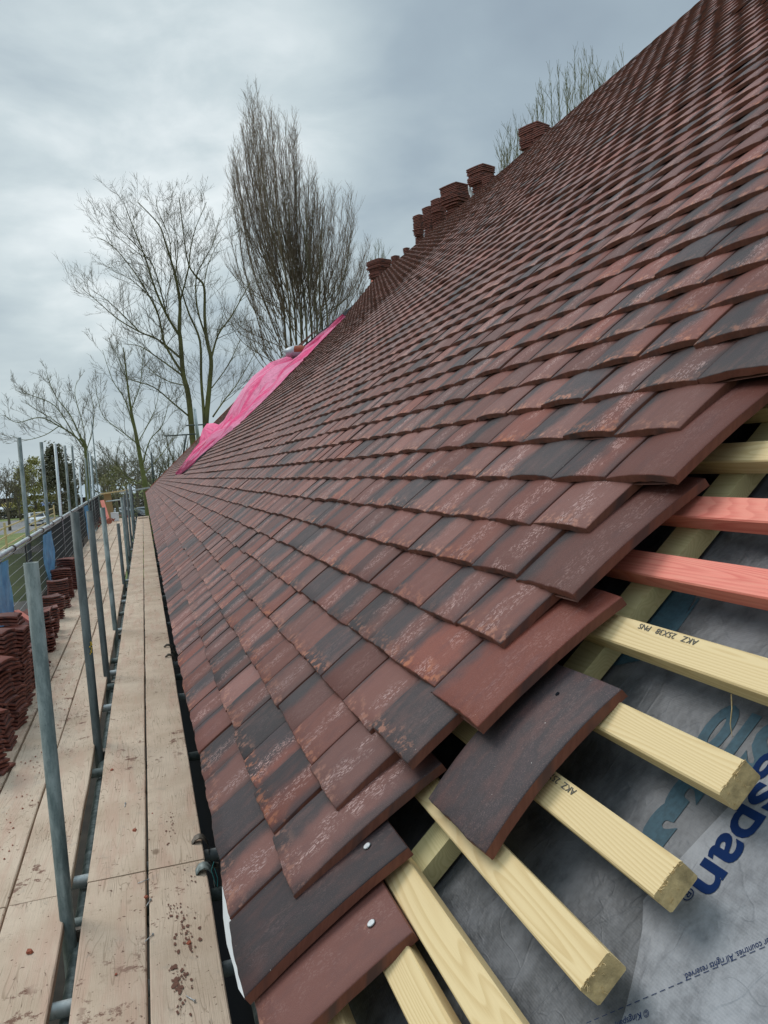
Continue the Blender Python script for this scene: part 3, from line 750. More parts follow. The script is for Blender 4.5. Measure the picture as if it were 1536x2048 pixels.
for i, (y, z, dx) in enumerate(outp):
    x = rail_x(y) - .055
    upright(x, y, 0, 0, 'galv' if i % 3 else 'galvl', 'tall steel pole outside the guard rail, %s from the camera' % ordn(i + 1), top=(x + dx + .03, y, CZ + z))
# ledgers and transoms under the boards, in the gap
b = MB(); b.tube((-.363, -1, BZ - .125), (-.363, 34, BZ - .125), TR, n=12); o = b.build('scaffold_ledger', M['galv']); tag(o, 'long steel tube running below the gap between the two walkways', 'scaffold tube')
b = MB(); b.tube((.20, -1, BZ - .125), (.20, 34, BZ - .125), TR, n=10); o = b.build('scaffold_ledger', M['galvd']); tag(o, 'steel tube running below the walkway edge next to the black wall', 'scaffold tube')
b = MB(); b.tube((-1.42, 5, BZ - .125), (-1.62, 34, BZ - .125), TR, n=10); o = b.build('scaffold_ledger', M['galvd']); tag(o, 'outer steel tube running below the platform edge by the guard mesh', 'scaffold tube')
tr = [2.55, 3.03, 3.36, 4.60, 5.9, 6.5, 6.95, 7.42, 8.9, 10.0, 10.95, 11.4, 13.2, 14.9, 15.3, 17, 18.9, 19.3, 21, 23, 25, 27, 29, 31, 33]
for i, y in enumerate(tr):
    b = MB(); z = BZ - .038 - TR - .003
    b.tube((-1.55, y, z), (.245, y + .012, z), TR, n=12)
    o = b.build('scaffold_transom', M['galvl'] if i % 2 == 0 else M['galv'], origin=(-.6, y, z)); tag(o, 'short crossways steel tube carrying the boards, %s from the camera' % ordn(i + 1), 'scaffold tube', 'crossways tubes under the boards')
def coupler(p, label):
    b = MB(); b.box(p, .055, .06, .07); b.tube(V(p) + V((.03, 0, 0)), V(p) + V((.055, 0, .0)), .012, n=6); b.tube(V(p) + V((0, -.034, 0)), V(p) + V((0, .034, 0)), .034, n=10)
    o = b.build('scaffold_coupler', M['rust'], origin=p); tag(o, label, 'coupler', 'scaffold couplers'); return o
for i, (x, y, *_r) in enumerate(inn[:6]): coupler((-.345, y + .05, BZ - .095), 'rusty clamp joining the %s inner pole to the tube below the boards' % ordn(i + 1))
# board clips gripping the walkway edge
for i, (y, w_) in enumerate(((3.37, .036), (3.11, .05))):
    b = MB(); pr = [(.062, -1.496), (.075, -1.478), (.092, -1.472), (.108, -1.478), (.121, -1.497), (.127, -1.525), (.127, -1.57), (.135, -1.60), (.16, -1.61)]
    for x, z in pr:
        for yy, dz in ((-w_, -.004), (-w_ * .5, .003), (0, .005), (w_ * .5, .003), (w_, -.004)): b.v.append(V((x, y + yy * .55, CZ + z + dz)))
    for q in range(len(pr) - 1):
        for j in range(4): b.face([q * 5 + j, q * 5 + j + 1, q * 5 + j + 6, q * 5 + j + 5], sm=True)
    n0 = len(b.v)
    for v_ in list(b.v): b.v.append(v_ + V((-.002, 0, -.005)))
    for q in range(len(pr) - 1):
        for j in range(4): b.face([n0 + q * 5 + j, n0 + q * 5 + j + 5, n0 + q * 5 + j + 6, n0 + q * 5 + j + 1])
    ed = [j for j in range(5)] + [5 * q + 4 for q in range(1, len(pr))] + [5 * (len(pr) - 1) + j for j in range(3, -1, -1)] + [5 * q for q in range(len(pr) - 2, 0, -1)]
    for a_, c_ in zip(ed, ed[1:] + ed[:1]): b.face([a_, c_, n0 + c_, n0 + a_])
    o = b.build('board_clip', M['rust'] if i == 0 else M['galv'], origin=(.1, y, BZ)); tag(o, ['rusty bent steel clip over the far side of the board joint', 'grey bent steel clip over the near side of the board joint'][i], 'board clip', 'board clips')
for i, y in enumerate((6.98, 7.40)):
    b = MB(); b.path([V((.05, y, BZ + .004)), V((.075, y, BZ + .022)), V((.105, y, BZ + .015)), V((.125, y, BZ - .02)), V((.14, y, BZ - .06))], [.009, .012, .012, .012, .01], 6)
    o = b.build('board_clip', M['rust'], origin=(.1, y, BZ)); tag(o, 'dark bent clip at the second board joint, the %s one' % ('nearer', 'farther')[i], 'board clip', 'board clips')

# small things lying on the boards
for i, (x, y, a, lb) in enumerate([(-.13, 3.12, .35, 'loose nail at the near board joint'), (-.21, 3.90, 1.5, 'loose nail on the left inner board beyond the joint'), (.0, 2.35, -1.0, 'loose nail on the right inner board nearest the camera'), (-.112, 2.72, .9, 'loose nail caught in the gap between the two inner boards'), (-.112, 2.95, 1.2, 'bent nail stub in the gap just before the board joint')]):
    b = MB(); d = V((math.cos(a), math.sin(a) * 1.0, .02)) * .020; p = V((x, y, BZ + .0035)); b.tube(p - d, p + d, .0016, n=6); b.tube(p + d, p + d * 1.08, .0045, n=8)
    o = b.build('nail', M['zinc'], origin=p); tag(o, lb, 'nail', 'nails dropped on the boards')
rr = random.Random(21)
chips = [(-.485, 2.80, .013, 'largest red tile chip on the near left platform board'), (-.165, 3.60, .011, 'red tile chip on the left inner board beyond the joint'), (-.12, 3.0, .008, 'red tile chip beside the gap near the joint'), (.012, 2.64, .009, 'red tile chip on the right inner board next to the dark stain'), (-.285, 4.42, .009, 'red tile chip on the left edge of the inner walkway'), (-.53, 2.38, .010, 'flat red tile chip at the lower left corner'), (-.21, 2.56, .005, 'tiny red crumb on the left inner board'), (-.09, 3.75, .004, 'tiny red crumb on the right inner board')]
for x, y, s_, lb in chips:
    b = MB(); n = 6; top_ = []; 
    an = [2 * math.pi * (i + rr.uniform(-.3, .3)) / n for i in range(n)]
    for z, sc_ in ((0, 1), (.6, .75)):
        for a in an: q = rr.uniform(.7, 1.2) * s_ * sc_; b.v.append(V((x + math.cos(a) * q, y + math.sin(a) * q * 1.5, BZ + .001 + z * s_ * .8)))
    for i in range(n): b.face([i, (i + 1) % n, n + (i + 1) % n, n + i])
    b.face([n + i for i in range(n)])
    o = b.build('tile_chip', M['orangechip'], origin=(x, y, BZ)); tag(o, lb, 'tile chip', 'broken bits of tile on the boards')
# tile crumbs: uncountable litter by the stacks
b = MB()
for q in range(420):
    y = rr.uniform(3.5, 14); x = -.83 + rr.gauss(0, .08) + .1; sz = rr.uniform(.0015, .007)
    k = len(b.v)
    for a in (0, 1.6, 3.1, 4.7): b.v.append(V((x + math.cos(a) * sz * rr.uniform(.6, 1.2), y + math.sin(a) * sz * 1.3, BZ + .001)))
    b.v.append(V((x, y, BZ + sz * .7 + .001)))
    for i in range(4): b.face([k + i, k + (i + 1) % 4, k + 4])
o = b.build('tile_crumbs', M['orangechip']); tag(o, 'dark red tile crumbs scattered beside the stacked tiles', 'tile crumbs', kind='stuff')

# ground-in red dust on the nearest right-hand inner board, as irregular flat stains
def bpx(x, y): d = ray(x, y); return d * (-1.5 / d.z)
st = MB(); rr = random.Random(91)
for (px, py, n, sx_, sy_, big_) in ((368, 1862, 60, .020, .075, .007), (356, 1952, 46, .014, .055, .008), (350, 1812, 26, .014, .04, .005), (343, 1650, 26, .010, .10, .005), (382, 1760, 14, .014, .04, .006), (300, 1690, 10, .03, .05, .003), (362, 2020, 14, .01, .03, .006)):
    c = bpx(px, py)
    for q in range(n):
        x = c.x + rr.gauss(0, sx_); y = c.y + rr.gauss(0, sy_); r_ = big_ * rr.uniform(.15, 1) ** 1.5; k = len(st.v); m_ = 9
        if x > .095 or (x < -.108 and x > -.122): continue
        for a in range(m_): t = 2 * math.pi * a / m_; z = r_ * rr.uniform(.5, 1.25); st.v.append(V((x + math.cos(t) * z, y + math.sin(t) * z * 1.9, BZ + .0022 + q * .00001)))
        st.face([k + a for a in range(m_)])
M['stain'] = plain('red_dust_stain', (.165, .075, .05), .95, var=.2, scale=60)
bd = [o for o in bpy.data.objects if o.get('label', '').startswith('right-hand board') and 'first length' in o['label']][0]
st.build('dust_stain', M['stain'], bd)['kind'] = 'stuff'

# ------------------------------------------------------------------ guard rail, mesh, blue strips
b = MB(); ys = [1.0 + 1.0 * i for i in range(34)]
b.path([V((rail_x(y), y, rail_z(y))) for y in ys], [TR] * len(ys), 14)
rail = b.build('guard_rail', M['galvl']); tag(rail, 'bright horizontal steel guard rail above the wire mesh', 'guard rail')
for i, y in enumerate((7.2, 8.62, 9.95, 11.4, 12.9, 14.6, 16.9, 19.3, 23.7, 27.7)):
    b = MB(); p = V((rail_x(y), y, rail_z(y))); b.tube(p - V((0, .03, 0)), p + V((0, .03, 0)), .033, n=12); b.box(p + V((-.035, 0, -.01)), .05, .05, .04); b.tube(p + V((.0, -.02, -.03)), p + V((0, .02, -.05)), .012, n=6)
    o = b.build('scaffold_coupler', M['rust'], origin=p); tag(o, 'dark clamp on the guard rail, %s from the camera' % ordn(i + 1), 'coupler', 'scaffold couplers')
M['wire'] = plain('black_wire', (.055, .06, .065), .5, .3); M['wirel'] = plain('grey_wire', (.46, .49, .50), .5, .2)
def guard(y0, y1, i):
    b = MB(); gx = lambda y: rail_x(y) + .012; zb = BZ + .02; 
    n = int((y1 - y0) / .05)
    for q in range(n + 1):
        y = y0 + (y1 - y0) * q / n; r = .009 if q in (0, n) else .0030
        b.tube((gx(y), y, zb), (gx(y), y, rail_z(y) - .035), r, n=4, caps=False, mi=1)
    for q in range(10):
        f = q / 9; r = .008 if q in (0, 9) else .0030
        b.tube((gx(y0), y0, zb + (rail_z(y0) - .035 - zb) * f), (gx(y1), y1, zb + (rail_z(y1) - .035 - zb) * f), r, n=4, caps=False)
    if True:  # solid toe strip of each panel
        ym = (y0 + y1) / 2; b.box((gx(ym) + .004, ym, zb + .09), .004, y1 - y0 - .02, .15, mi=1)
    o = b.build('mesh_guard', [M['wirel'], M['wire']], origin=(gx(y0), y0, zb)); tag(o, 'wire mesh guard panel hanging below the rail, %s from the camera' % ordn(i + 1), 'mesh guard', 'wire mesh guard panels')
gy = [4.6, 7.05, 9.5, 11.95, 14.4, 16.85, 19.3, 21.75, 24.2, 26.65, 29.1, 31.5]
for i in range(len(gy) - 1): guard(gy[i] + .02, gy[i + 1] - .02, i)
def strip(y0, y1, top, bot, lb, seed):
    rr = random.Random(seed); b = MB(); nx, nz = 8, 12
    for j in range(nz + 1):
        f = j / nz; narrow = 1 - .55 * max(0, f - .35) / .65
        for i in range(nx + 1):
            y = (y0 + y1) / 2 + (y1 - y0) * (i / nx - .5) * narrow; z = top + (bot - top) * f
            b.v.append(V((rail_x(y) + .028 + .012 * math.sin(i * 1.9 + j * .6 + seed) + .004 * rr.random(), y, z)))
    for j in range(nz):
        for i in range(nx): k = j * (nx + 1) + i; b.face([k, k + 1, k + nx + 2, k + nx + 1], sm=True)
    o = b.build('plastic_strip', M['blue'], origin=(rail_x(y0), y0, top)); tag(o, lb, 'plastic strip', 'blue plastic strips on the mesh')
strip(6.95, 8.1, CZ - .64, BZ + .03, 'blue plastic strip on the mesh at the left edge of the photo', 1)
strip(11.1, 12.5, CZ - .64, BZ + .04, 'wide pale-topped blue plastic strip tied to the mesh beyond the first stacks', 2)
strip(17.6, 18.4, CZ - .62, BZ + .35, 'short blue plastic strip tied below the rail, third from the camera', 3)
strip(21.6, 23.0, CZ - .6, BZ + .05, 'narrow bright blue strip farthest along the mesh', 4)

# ------------------------------------------------------------------ stacked tiles on the platform
def stack_tile_matrix(x, y, z, ang, up=1):
    m = Matrix.Translation((x, y, z)) @ Matrix.Rotation(ang, 4, 'Z')
    if up < 0: m = m @ Matrix.Rotation(math.pi, 4, 'Y')
    return m @ Matrix.Translation((0, -TL / 2, 0))
stacks = [ # x, y, n, angle, flip(camber), individual?, description
    (-.93, 4.72, 13, 1.35, 1, 1, 'nearest low stack at the left edge'),
    (-.96, 5.12, 20, 1.50, 1, 1, 'second stack at the left edge'),
    (-.98, 5.55, 24, 1.30, 1, 1, 'tall left-edge stack with peaked ends'),
    (-1.0, 6.0, 25, 1.42, 1, 1, 'tallest stack left of the first pole'),
    (-1.03, 6.52, 11, 1.50, 1, 0, 'fifth tile stack, half hidden by the nearest pole'),
    (-1.02, 7.02, 10, 1.66, -1, 0, 'low dished stack right of the nearest pole'),
    (-1.0, 6.26, 19, 1.3, 1, 0, 'stack squeezed behind the tallest left-edge stack'), (-1.0, 6.78, 9, 1.45, 1, 0, 'low toppled stack by the foot of the nearest pole'), (-1.0, 7.3, 12, 1.75, -1, 0, 'stack just before the one with the pink offcut'), (-1.03, 7.92, 15, 1.5, -1, 0, 'stack behind the pink offcut'), (-1.06, 8.6, 12, 1.7, -1, 0, 'crooked stack level with the second pole'),
    (-1.07, 7.55, 14, 1.55, -1, 1, 'dished stack under the pink offcut'),
    (-1.05, 8.25, 14, 1.63, -1, 0, 'dished stack just before the second pole'),
    (-1.08, 8.95, 9, 1.5, -1, 0, 'low tile stack behind the dished ones'),
    (-1.10, 9.75, 11, 1.6, -1, 0, 'tile stack below the wide blue strip'),
    (-1.10, 10.6, 14, 1.5, -1, 0, 'untidy tile stack between the first and second poles'),
    (-1.12, 11.5, 15, 1.62, 1, 0, 'tile stack behind the second pole'),
    (-1.12, 12.4, 17, 1.5, 1, 0, 'farther tall tile stack right of the second pole'),
    (-1.14, 13.4, 13, 1.66, 1, 0, 'farthest tile stack on the platform')]
rs = random.Random(12); PITCH = .0262
for si, (x, y, n, ang, fl, ind, desc) in enumerate(stacks):
    z = BZ + .012; pitch = PITCH; big = MB()
    ox = oy = 0; da = 0; lx, ly = rs.gauss(0, .0022), rs.gauss(0, .0022)
    for q in range(n):
        if rs.random() < .12: ox = rs.gauss(0, .016); oy = rs.gauss(0, .018); da = rs.gauss(0, .16)
        ox += lx; oy += ly; mx = stack_tile_matrix(x + ox + rs.gauss(0, .005), y + oy + rs.gauss(0, .005), z + q * pitch, ang + da + rs.gauss(0, .03))
        mx = mx @ Matrix.Rotation(rs.gauss(0, .016), 4, 'X') @ Matrix.Rotation(rs.gauss(0, .02), 4, 'Y')
        if ind:
            mb = MB(); add_tile(mb, Matrix.Identity(4), 8, 8, rs.randrange(10 ** 6), rs.random(), True, True, cl=.012, cc=.009, flip=fl, t=.0125)
            o = mb.build('clay_tile', [M['tile_st'], M['edge_st']], rnd=True); o.matrix_world = mx
            wh = 'topmost' if q == n - 1 else ('bottom' if q == 0 else ordn(q + 1) + ' from the bottom')
            tag(o, '%s tile of the %s' % (wh, desc), 'roof tile', 'loose clay tiles stacked on the platform')
        else: add_tile(big, mx, 5, 4, rs.randrange(10 ** 6), rs.random(), False, True, cl=.012, cc=.009, flip=fl, t=.0125)
    if not ind:
        o = big.build('tile_stack', [M['tile_st'], M['edge_st']], rnd=True); tag(o, desc + ', dark red clay', 'tile stack', 'stacks of clay tiles')
# pink offcut leaning on a stack
b = MB(); a_ = V((-1.12, 7.45, BZ + .46)); c_ = V((-.93, 7.28, BZ + .335)); dd = (c_ - a_).normalized(); sx_ = dd.cross(V((0, 0, 1))).normalized(); b.box((a_ + c_) / 2, .05, (c_ - a_).length, .022, (sx_, dd, sx_.cross(dd)))
o = b.build('timber_offcut', M['pinkpine'], origin=(a_ + c_) / 2); tag(o, 'pink-dyed timber offcut leaning on a tile stack behind the nearest pole', 'offcut')

# ------------------------------------------------------------------ stacks behind the ridge
def ridge_stack(pxl, pxr, pyt, X, lb, n=20, wide=1.0, taper=.6):
    # top left/right pixel and top row -> world
    d = ray((pxl + pxr) / 2, pyt); q = d * (X / d.x); cx, cy, cz = q.x, q.y, q.z + CZ
    wpx = (pxr - pxl) * (q.dot(CF)) / FPX
    b = MB(); r_ = random.Random(int(pxl)); sy = 1.0; g = 0
    for i in range(n):
        f = i / n; wd = (wide if i < n * .42 else taper) + r_.gauss(0, .02) - (.10 if i % 5 == 4 else 0)
        if r_.random() < .15: g = r_.gauss(0, .015)
        ang = .42 + r_.gauss(0, .012) + (.10 if (i // 6) % 2 else 0)
        mx = Matrix.Translation((cx + g, cy + g, cz - .012 - i * .0225)) @ Matrix.Rotation(ang, 4, 'Z') @ Matrix.Translation((0, -TL / 2 * wd * wpx / .34, 0)) @ Matrix.Diagonal((wpx / .24 * wd, wpx / .30 * wd, 1, 1))
        add_tile(b, mx, 4, 4, r_.randrange(9999), r_.random(), False, True, cl=.005, cc=.002, t=.0135)
    o = b.build('tile_stack', [M['tile_st'], M['edge_st']], rnd=True); tag(o, lb, 'tile stack', 'stacks of clay tiles behind the ridge'); return (cx, cy, cz)
RX = roof(RIDGE, 0).x + .22
ridge_stack(1040, 1100, 251, RX, 'wide-topped tile stack on the ridge, farthest right', 24, 1.0, .72)
ridge_stack(1068, 1106, 256, RX - .05, 'smaller tile stack tucked against the right-hand ridge stack', 20, 1.0, .9)
ridge_stack(936, 990, 334, RX, 'tile stack on the ridge just right of the scrap of white film', 22, 1.0, .70)
ridge_stack(965, 994, 352, RX - .05, 'low tile stack beside the one with white film', 14, 1.0, .9)
ridge_stack(882, 940, 371, RX, 'widest flat-topped ridge stack, left of the white film', 26, 1.0, .75)
ridge_stack(862, 892, 398, RX, 'dark narrow ridge stack in the cluster of four, second from left', 24, 1.0, .9)
ridge_stack(845, 872, 414, RX, 'middle narrow ridge stack of the leftward cluster', 24, 1.0, .9)
ridge_stack(826, 850, 430, RX, 'leftmost ridge stack of the tall cluster', 26, 1.0, .9)
ridge_stack(782, 800, 511, RX, 'small low ridge stack between the far stack and the cluster', 7, 1.0, .9)
ridge_stack(806, 820, 495, RX, 'tiny ridge stack of a few tiles left of the cluster', 6, 1.0, .9)
ridge_stack(733, 784, 520, RX, 'far wide ridge stack raised on timber props at the left end', 15, 1.0, .85)
for i, (x, y) in enumerate(((749, 560), (763, 556))):
    d = ray(x, y); q = d * (RX / d.x); p = V((q.x, q.y, q.z + CZ)); b = MB(); b.box(p, .10, .10, .7); o = b.build('timber_prop', M['pinkpine'], origin=p); tag(o, 'pinkish timber prop under the far ridge stack, %s one' % ('left', 'right')[i], 'prop')
d = ray(941, 380); q = d * ((RX - .05) / d.x); p = V((q.x, q.y, q.z + CZ)); b = MB(); r_ = random.Random(4)
pts = [p + V((r_.uniform(-.02, .02), r_.uniform(-.02, .02), .10 - i * .045)) for i in range(6)]
b.path(pts, [.012, .03, .018, .034, .022, .01], 6); o = b.build('plastic_film', M['white'], origin=p); tag(o, 'crumpled scrap of white film between two ridge stacks', 'plastic film')

# ------------------------------------------------------------------ pink sheet over the untiled bay
m, nt_, bs = mat('pink_sheet'); N = NT(nt_); P_ = N.n('ShaderNodeUVMap', _uv_map='UVMap').outputs[0]
f = N.noise(N.mapping(P_, (1.0, 5.0, 1), rot=(0, 0, .12)), 1.5, 3, .5, .4); g = N.noise(N.mapping(P_, (.7, 7, 1)), 3.0, 4, .6)
col = N.mix(N.step(f, .40, .62), (1.0, .30, .50), (1.0, .035, .23)); col = N.mix(N.math('MULTIPLY', N.step(g, .58, .7), .5), col, (1.0, .70, .82))  # last mix paints whitish highlights into the pink as streaks
N.l(col, bs.inputs['Base Color']); bs.inputs['Roughness'].default_value = .6; bs.inputs['Specular IOR Level'].default_value = .2
tr_ = N.n('ShaderNodeBsdfTranslucent'); N.l(col, tr_.inputs[0]); tp_ = N.n('ShaderNodeBsdfTransparent'); mx1 = N.n('ShaderNodeMixShader'); mx1.inputs[0].default_value = .18
N.l(bs.outputs[0], mx1.inputs[1]); N.l(tr_.outputs[0], mx1.inputs[2]); mx2 = N.n('ShaderNodeMixShader'); mx2.inputs[0].default_value = .10
N.l(mx1.outputs[0], mx2.inputs[1]); N.l(tp_.outputs[0], mx2.inputs[2]); N.l(mx2.outputs[0], nt_.nodes['Material Output'].inputs[0]); N.bump(N.math('ADD', g, N.math('MULTIPLY', N.math('ABSOLUTE', N.math('SUBTRACT', N.noise(N.mapping(P_, (1, 4, 1), rot=(0, 0, .3)), 4.0, 3, .6, .5), .5)), 2.0)), .9, .10, bs); M['pink'] = m
RE = [(354, 953), (390, 921), (421, 894), (450, 871), (477, 850), (498, 829), (522, 806), (546, 782), (561, 767), (580, 746), (605, 722), (640, 684), (662, 662), (690, 632)]
LE = [(352, 947), (370, 922), (388, 898), (409, 873), (428, 858), (448, 840), (462, 815), (482, 782), (505, 753), (540, 725), (590, 706), (627, 679), (650, 660), (688, 631)]
YR = [19.0, 16, 14.8, 13.7, 12.7, 12.6, 12.3, 12.0, 12.0, 12.0, 11.9, 12.0, 12.0, 12.2]; YL = [19.4, 18.5, 18.5, 18.8, 19, 19, 19, 19, 19, 18.5, 16.5, 14.6, 13.6, 12.3]
def lerp(a, b, t): return a + (b - a) * t
b = MB(); NT_, NC_ = 78, 18
for j in range(NT_ + 1):
    f = j / NT_ * (len(RE) - 1); i = min(int(f), len(RE) - 2); t = f - i
    r_ = at(lerp(RE[i][0], RE[i + 1][0], t), lerp(RE[i][1], RE[i + 1][1], t), lerp(YR[i], YR[i + 1], t)); l_ = at(lerp(LE[i][0], LE[i + 1][0], t), lerp(LE[i][1], LE[i + 1][1], t), lerp(YL[i], YL[i + 1], t))
    for c in range(NC_ + 1):
        u = c / NC_; env = math.sin(math.pi * u) ** .7
        p = r_.lerp(l_, u) + NN * (env * (.04 * math.sin(9 * u + f * 1.1) + .025 * math.sin(17 * u - f * 2.3) - .02)) + YD * (.0)
        b.v.append(p)
for j in range(NT_):
    for c in range(NC_):
        k = j * (NC_ + 1) + c; uvq = [((j + a) / NT_ * 3, (c + e) / NC_) for a, e in ((0, 0), (0, 1), (1, 1), (1, 0))]
        b.face([k, k + 1, k + NC_ + 2, k + NC_ + 1], uvq, sm=True)
pink = b.build('plastic_sheet', M['pink']); tag(pink, 'long pink translucent plastic sheet draped over the untiled part of the roof', 'plastic sheet')
b = MB(); fl_ = [at(398, 884, 17), at(404, 862, 17.6), at(414, 847, 18), at(428, 846, 17.4), at(440, 850, 16.6), at(420, 868, 16.4), at(410, 880, 16.6)]; cc_ = sum(fl_, V((0, 0, 0))) / 7
b.v = [cc_ + V((-.1, 0, .05))] + fl_
for i in range(7): b.face([0, 1 + i, 1 + (i + 1) % 7], [(.3, .5), (.35, .4), (.4, .5)], sm=True)
b.build('flap', M['pink'], pink)
# wrapped bag on the roof above the sheet
b = MB(); r_ = random.Random(8); c = at(592, 704, 15.2); n1, n2 = 10, 7
for j in range(n2 + 1):
    for i in range(n1):
        a = 2 * math.pi * i / n1; ph = math.pi * j / n2 - math.pi / 2; q = 1 + r_.uniform(-.15, .15)
        b.v.append(c + V((math.cos(a) * math.cos(ph) * .24 * q, math.sin(a) * math.cos(ph) * .2 * q, math.sin(ph) * .12 * q)))
for j in range(n2):
    for i in range(n1): b.face([j * n1 + i, j * n1 + (i + 1) % n1, (j + 1) * n1 + (i + 1) % n1, (j + 1) * n1 + i], mi=(1 if (i in (7, 8, 9) and j in (3, 4, 5)) else 0), sm=True)
o = b.build('wrapped_bundle', [plain('grey_film', (.45, .50, .54), .4), M['orangechip']], origin=c); tag(o, 'grey film-wrapped bundle of red tiles resting above the pink sheet', 'bundle')

# ------------------------------------------------------------------ far end of the scaffold
def flat(name, a, b_, th, hgt, m, label, cat, up=V((0, 0, 1))):
    a, b_ = V(a), V(b_); d = (b_ - a).normalized(); s_ = d.cross(up).normalized(); bb = MB(); bb.box((a + b_) / 2, th, (b_ - a).length, hgt, (s_, d, s_.cross(d)), bev=0)
    o = bb.build(name, m, origin=(a + b_) / 2); tag(o, label, cat); return o
flat('rail_board', at(201, 988, 32.8), at(262, 979, 32.8), .12, .05, M['pine'], 'ochre plank used as top rail across the far end of the scaffold', 'plank')
flat('rail_board', at(240, 985, 33.2), at(300, 975, 33.2), .05, .06, M['galvl'], 'pale rail across the far end next to the eave', 'rail')
flat('end_board', at(214, 987, 32.9), at(222, 1039, 32.9), .02, .27, M['oldwood'], 'upright brown plywood panel at the far corner of the platform', 'plywood panel', V((1, 0, 0))).rotation_euler = (0, 0, math.radians(0))
flat('leaning_timber', at(204, 1001, 32.0), at(216, 1040, 31.2), .03, .14, M['pinkpine'], 'pinkish timber leaning at the far corner of the platform', 'timber', V((1, 0, 0)))
b = MB(); c = at(230, 1034, 31.5); b.box((c.x, c.y, BZ + .16), .27, .22, .3); b.box((c.x, c.y, BZ + .313), .29, .24, .012); o = b.build('carton', M['white'], origin=(c.x, c.y, BZ)); tag(o, 'white carton at the far end of the platform', 'carton')
b = MB(); r_ = random.Random(31)
for q in range(46):
    x = c.x - .27 + r_.gauss(0, .12); y = c.y - .9 + r_.gauss(0, .5); z = BZ + .02 + abs(r_.gauss(0, .07)); ax = V((r_.uniform(-1, 1), r_.uniform(-1, 1), r_.uniform(-.5, .5))).normalized(); a2 = ax.orthogonal().normalized()
    b.box((x, y, z), r_.uniform(.05, .12), r_.uniform(.05, .14), .012, (ax, a2, ax.cross(a2)))
o = b.build('broken_tiles', M['orangechip'], origin=(c.x - .27, c.y - .9, BZ)); tag(o, 'heap of broken orange tile pieces at the far end of the platform', 'rubble', kind='stuff')
b = MB()
for i in range(17): x = -.36 + i * .045; b.tube((x, 33.3, BZ + .03), (x, 33.3, CZ - .45), .004, n=4, caps=False)
for i in range(12): z = BZ + .03 + i * .088; b.tube((-.36, 33.3, z), (.36, 33.3, z), .004, n=4, caps=False)
o = b.build('mesh_guard', M['wire'], origin=(0, 33.3, BZ)); tag(o, 'black square-mesh guard panel closing the far end beside the eave', 'mesh guard')
b = MB()
for i in range(22): x = -1.52 + i * .052; b.tube((x, 33.35, BZ + .03), (x, 33.35, CZ - .55), .003, n=4, caps=False)
for i in range(5): z = BZ + .1 + i * .2; b.tube((-1.52, 33.35, z), (-.40, 33.35, z), .006, n=4, caps=False)
o = b.build('mesh_guard', M['wire'], origin=(-1, 33.35, BZ)); tag(o, 'wire guard closing the far end of the wide platform behind the carton', 'mesh guard')
b = MB(); b.tube(at(212, 1003, 32.6), at(262, 997, 32.6), TR, n=8); o = b.build('mid_rail', M['galvl']); tag(o, 'middle steel rail across the far end of the scaffold', 'rail')
# scaffold tower seen past the far end of the roof
for i, (a, c, lb) in enumerate([((387, 815), (396, 893), 'left pole of the distant scaffold tower before the big bare tree'), ((390, 818), (400, 893), 'right pole of the distant scaffold tower before the big bare tree'), ((302, 905), (309, 985), 'thin distant pole rising beyond the far eave'), ((373, 868), (366, 912), 'slanting thin tube of the distant scaffold')]):
    b = MB(); b.tube(at(*a, 43), at(*c, 43), .045, n=8); o = b.build('scaffold_pole', M['galvl'] if i < 2 else M['galvd'], origin=at(*c, 43)); tag(o, lb, 'scaffold pole', 'distant scaffold tubes')
for i, (a, c, lb) in enumerate([((328, 872), (393, 868), 'long horizontal tube of the distant scaffold'), ((372, 851), (412, 849), 'upper horizontal tube of the distant scaffold')]):
    b = MB(); b.tube(at(*a, 43), at(*c, 43), .035, n=8); o = b.build('scaffold_tube', M['galvd'], origin=at(*a, 43)); tag(o, lb, 'scaffold tube', 'distant scaffold tubes')

# ------------------------------------------------------------------ trees
def twigs(mb, p, d, L, r, lvl, rr, up=.25, spread=.6, wander=.18, nch=4, sides=3, mi=1, minr=.006):
    n = 4 if lvl > 0 else 3; pts = [p]; rs_ = [r]; dirs = [d]
    for i in range(n):
        d = (d + V((rr.gauss(0, wander), rr.gauss(0, wander), rr.gauss(0, wander) + up * .35))).normalized(); pts.append(pts[-1] + d * (L / n)); rs_.append(max(minr * .6, r * (1 - .75 * (i + 1) / n))); dirs.append(d)
    mb.path(pts, rs_, 4 if r > .03 else sides, mi=mi)
    if lvl <= 0: return
    for c in range(nch + (lvl > 1)):
        t = .25 + .75 * (c + rr.random()) / (nch + 1); i = min(int(t * n), n - 1); q = pts[i].lerp(pts[i + 1], t * n - i)
        nd = (dirs[i] + V((rr.gauss(0, spread), rr.gauss(0, spread), rr.gauss(0, spread * .7) + up))).normalized()
        twigs(mb, q, nd, L * rr.uniform(.45, .72) * (1 - .25 * t), max(minr, r * .55), lvl - 1, rr, up, spread, wander, nch, sides, mi, minr)
